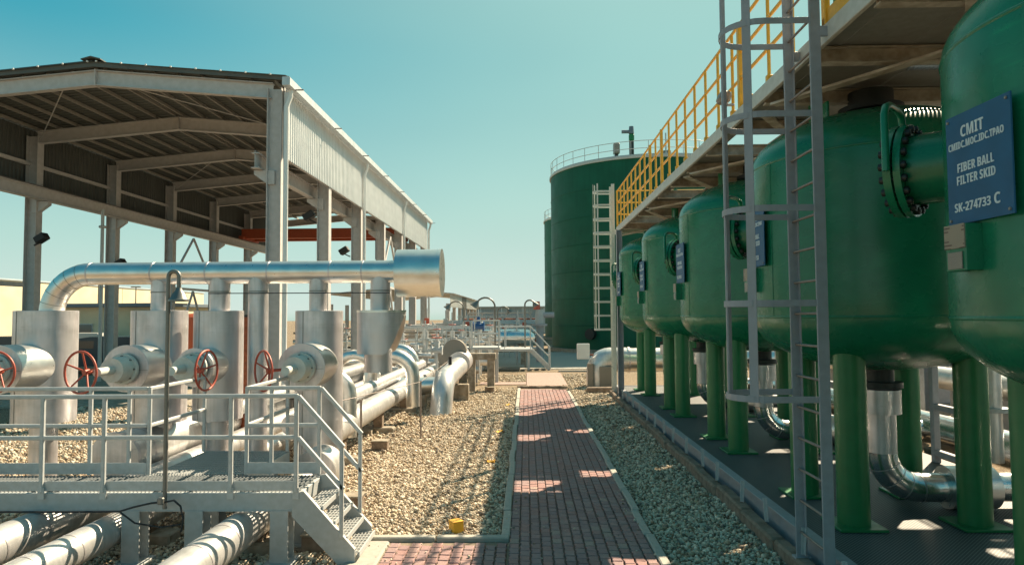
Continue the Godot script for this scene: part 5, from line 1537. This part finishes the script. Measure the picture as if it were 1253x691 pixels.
func make_small() -> void:
	rng.seed = 9
	# yellow marker block on the gravel
	var y := thing("marker_block", "small yellow marker block lying on the gravel near the stair", "block", V(-0.86, 0, 8.35))
	y.rotation.y = 0.55
	part(y, "block", MB.new().box(Vector3(0, 0.07, 0), Vector3(0.14, 0.14, 0.13), 0.008), M.yellow)
	part(y, "lid", MB.new().box(Vector3(0, 0.142, 0), Vector3(0.145, 0.012, 0.135), 0.004), M.yellow)
	var lab := ["yellow plastic scrap on the gravel nearest the shadow edge", "yellow plastic scrap on the gravel halfway along the path", "yellow plastic scrap on the gravel farthest from the camera"]
	var sp := [[-0.64, 12.2], [-0.62, 15.3], [-0.55, 19.8]]
	for i in 3:
		var s := thing("plastic_scrap", lab[i], "scrap", V(sp[i][0], 0.03, sp[i][1]), "yellow scraps on the gravel")
		s.rotation.y = 0.6 * i
		part(s, "sheet", MB.new().box(Vector3(0, 0, 0), Vector3(0.14, 0.012, 0.09), 0.003, Basis(Vector3.RIGHT, 0.25)).box(Vector3(0.04, 0.02, 0.02), Vector3(0.08, 0.01, 0.06), 0.003, Basis(Vector3.BACK, 0.4)), M.yellow)
	# brown blocks at the pipe feet
	var bb := [[-2.38, 9.35, "brown block beside the stair behind the capped pipe"], [-2.85, 13.4, "brown block under the long bright pipe near the stair"], [-2.35, 7.75, "brown block under the platform beside the stair"], [-1.25, 23.2, "brown block near the concrete portal"]]
	for q in bb:
		var s := thing("support_block", q[2], "block", V(q[0], 0, q[1]), "brown support blocks")
		part(s, "block", MB.new().box(Vector3(0, 0.08, 0), Vector3(0.30, 0.2, 0.24), 0.015), M.skid_kerb)
		part(s, "cap", MB.new().box(Vector3(0, 0.19, 0), Vector3(0.32, 0.025, 0.26), 0.006), M.concrete)

	# upright orange drum and red post glimpsed between the valve drums
	var od := thing("orange_drum", "rusty orange upright drum glimpsed left of the drum with the wheel", "drum", V(-6.33, 0, 13.2))
	part(od, "shell", MB.new().lathe([Vector2(0, 1.75), Vector2(0.2, 1.82), Vector2(0.3, 1.98), Vector2(0.3, 2.6), Vector2(0.2, 2.67), Vector2(0, 2.69)], 32), M.orange)
	part(od, "stand", MB.new().cyl(Vector3(0, 0, 0), Vector3(0, 1.8, 0), 0.08, 0.08, 12), M.rung)
	var rp := thing("red_post", "dark red post behind the long riser of the header pipe", "post", V(-5.35, 0, 13.0))
	part(rp, "post", MB.new().box(Vector3(0, 1.3, 0), Vector3(0.13, 2.6, 0.13), 0.01), M.rust)
	part(rp, "arm", MB.new().box(Vector3(-0.1, 2.62, 0), Vector3(0.34, 0.05, 0.05), 0.006), M.dark)
	# pipe racks that crowd the far yard
	for k in 4:
		var q := thing("pipe_rack", ["nearest low pipe rack crossing behind the slanted drum", "second low pipe rack behind the slanted drum", "third low pipe rack in the far yard", "farthest low pipe rack before the far shed"][k], "rack", V(-7.2, 0, 33.0 + 6.0 * k), "pipe racks of the far yard")
		for i in 6:
			part(q, "post", MB.new().box(Vector3(-3.2 + 1.7 * i, 0.9 + 0.2 * (k % 2), 0), Vector3(0.11, 1.8 + 0.4 * (k % 2), 0.11), 0.01), M.rail)
		for i in 4:
			part(q, "pipe", MB.new().cyl(Vector3(-4.0, 0.55 + 0.42 * i + 0.05 * k, 0.15), Vector3(5.6, 0.55 + 0.42 * i + 0.05 * k, 0.15), 0.05 + 0.03 * ((i + k) % 3), 0.05 + 0.03 * ((i + k) % 3), 12), [M.alu_pipe, M.rail, M.alu, M.plate][(i + k) % 4])
		for i in 3:
			valve(["red wheeled valve on the nearest pipe rack", "red wheeled valve on the second pipe rack", "red wheeled valve on the third pipe rack", "red wheeled valve on the farthest pipe rack"][k] + [", left", ", middle", ", right"][i], V(-8.6 + 2.3 * i + 0.5 * k, 1.75, 32.7 + 6.0 * k), M.rail, 0.55)

	# white valve trees that crowd the ends of the ground pipes
	rng.seed = 63
	var ordinal := ["first", "second", "third", "fourth", "fifth", "sixth", "seventh", "eighth", "ninth", "tenth", "eleventh", "twelfth"]
	var tp := []
	for k in 12:
		tp.append(Vector2(-4.7 + 0.30 * k + rng.randf_range(-0.1, 0.1), 23.5 + 0.75 * k + rng.randf_range(-0.5, 0.5)))
	tp.sort_custom(func(a, b): return a.x / a.y < b.x / b.y)
	for k in 12:
		var q := thing("valve_tree", ordinal[k] + " white flanged valve tree from the left in the pipe yard", "valve", V(tp[k].x, 0, tp[k].y), "white valve trees of the pipe yard")
		var h := rng.randf_range(1.5, 2.1)
		var rr := rng.randf_range(0.07, 0.12)
		part(q, "riser", MB.new().cyl(Vector3.ZERO, Vector3(0, h, 0), rr, rr, 14), M.alu_pipe)
		for i in 3:
			part(q, "flange", MB.new().cyl(Vector3(0, h * (0.4 + 0.22 * i), 0), Vector3(0, h * (0.4 + 0.22 * i) + 0.06, 0), rr * 1.9, rr * 1.9, 16), M.rail)
		part(q, "arm", MB.new().cyl(Vector3(0, h * 0.75, 0), Vector3(0.55 if k % 2 == 0 else -0.55, h * 0.75, 0), rr * 0.8, rr * 0.8, 12), M.alu_pipe)
		part(q, "stem", MB.new().cyl(Vector3(0, h, 0), Vector3(0, h + 0.4, 0), 0.025, 0.025, 8), M.rail)
		if k % 3 != 2:
			var pts := []
			for i in 17:
				pts.append(Vector3(cos(TAU * i / 16) * 0.14, h + 0.25, sin(TAU * i / 16) * 0.14))
			part(q, "hand_wheel", MB.new().tube(pts, 0.018, 6, false).cyl(Vector3(-0.14, h + 0.25, 0), Vector3(0.14, h + 0.25, 0), 0.012, 0.012, 6), [M.red, M.rail][k % 2])

	# low racks and lamp posts in front of the far hall
	for k in 3:
		var q := thing("pipe_rack", ["low pipe rack behind the stair platform", "low pipe rack second behind the stair platform", "low pipe rack close to the far hall"][k], "rack", V(-2.3, 0, 42.0 + 9.0 * k), "pipe racks before the far hall")
		for i in 6:
			part(q, "post", MB.new().box(Vector3(-2.6 + 1.05 * i, 1.1 + 0.15 * k, 0), Vector3(0.12, 2.2 + 0.3 * k, 0.12), 0.01), M.rail)
		for i in 4:
			part(q, "pipe", MB.new().cyl(Vector3(-3.2, 0.6 + 0.5 * i + 0.05 * k, 0.16), Vector3(3.2, 0.6 + 0.5 * i + 0.05 * k, 0.16), 0.06 + 0.035 * ((i + k) % 3), 0.06 + 0.035 * ((i + k) % 3), 12), [M.alu_pipe, M.rust, M.alu, M.rail][(i + k) % 4])
		part(q, "cross_beam", MB.new().box(Vector3(0, 2.2 + 0.3 * k, 0), Vector3(5.6, 0.14, 0.12), 0.01), M.rail)
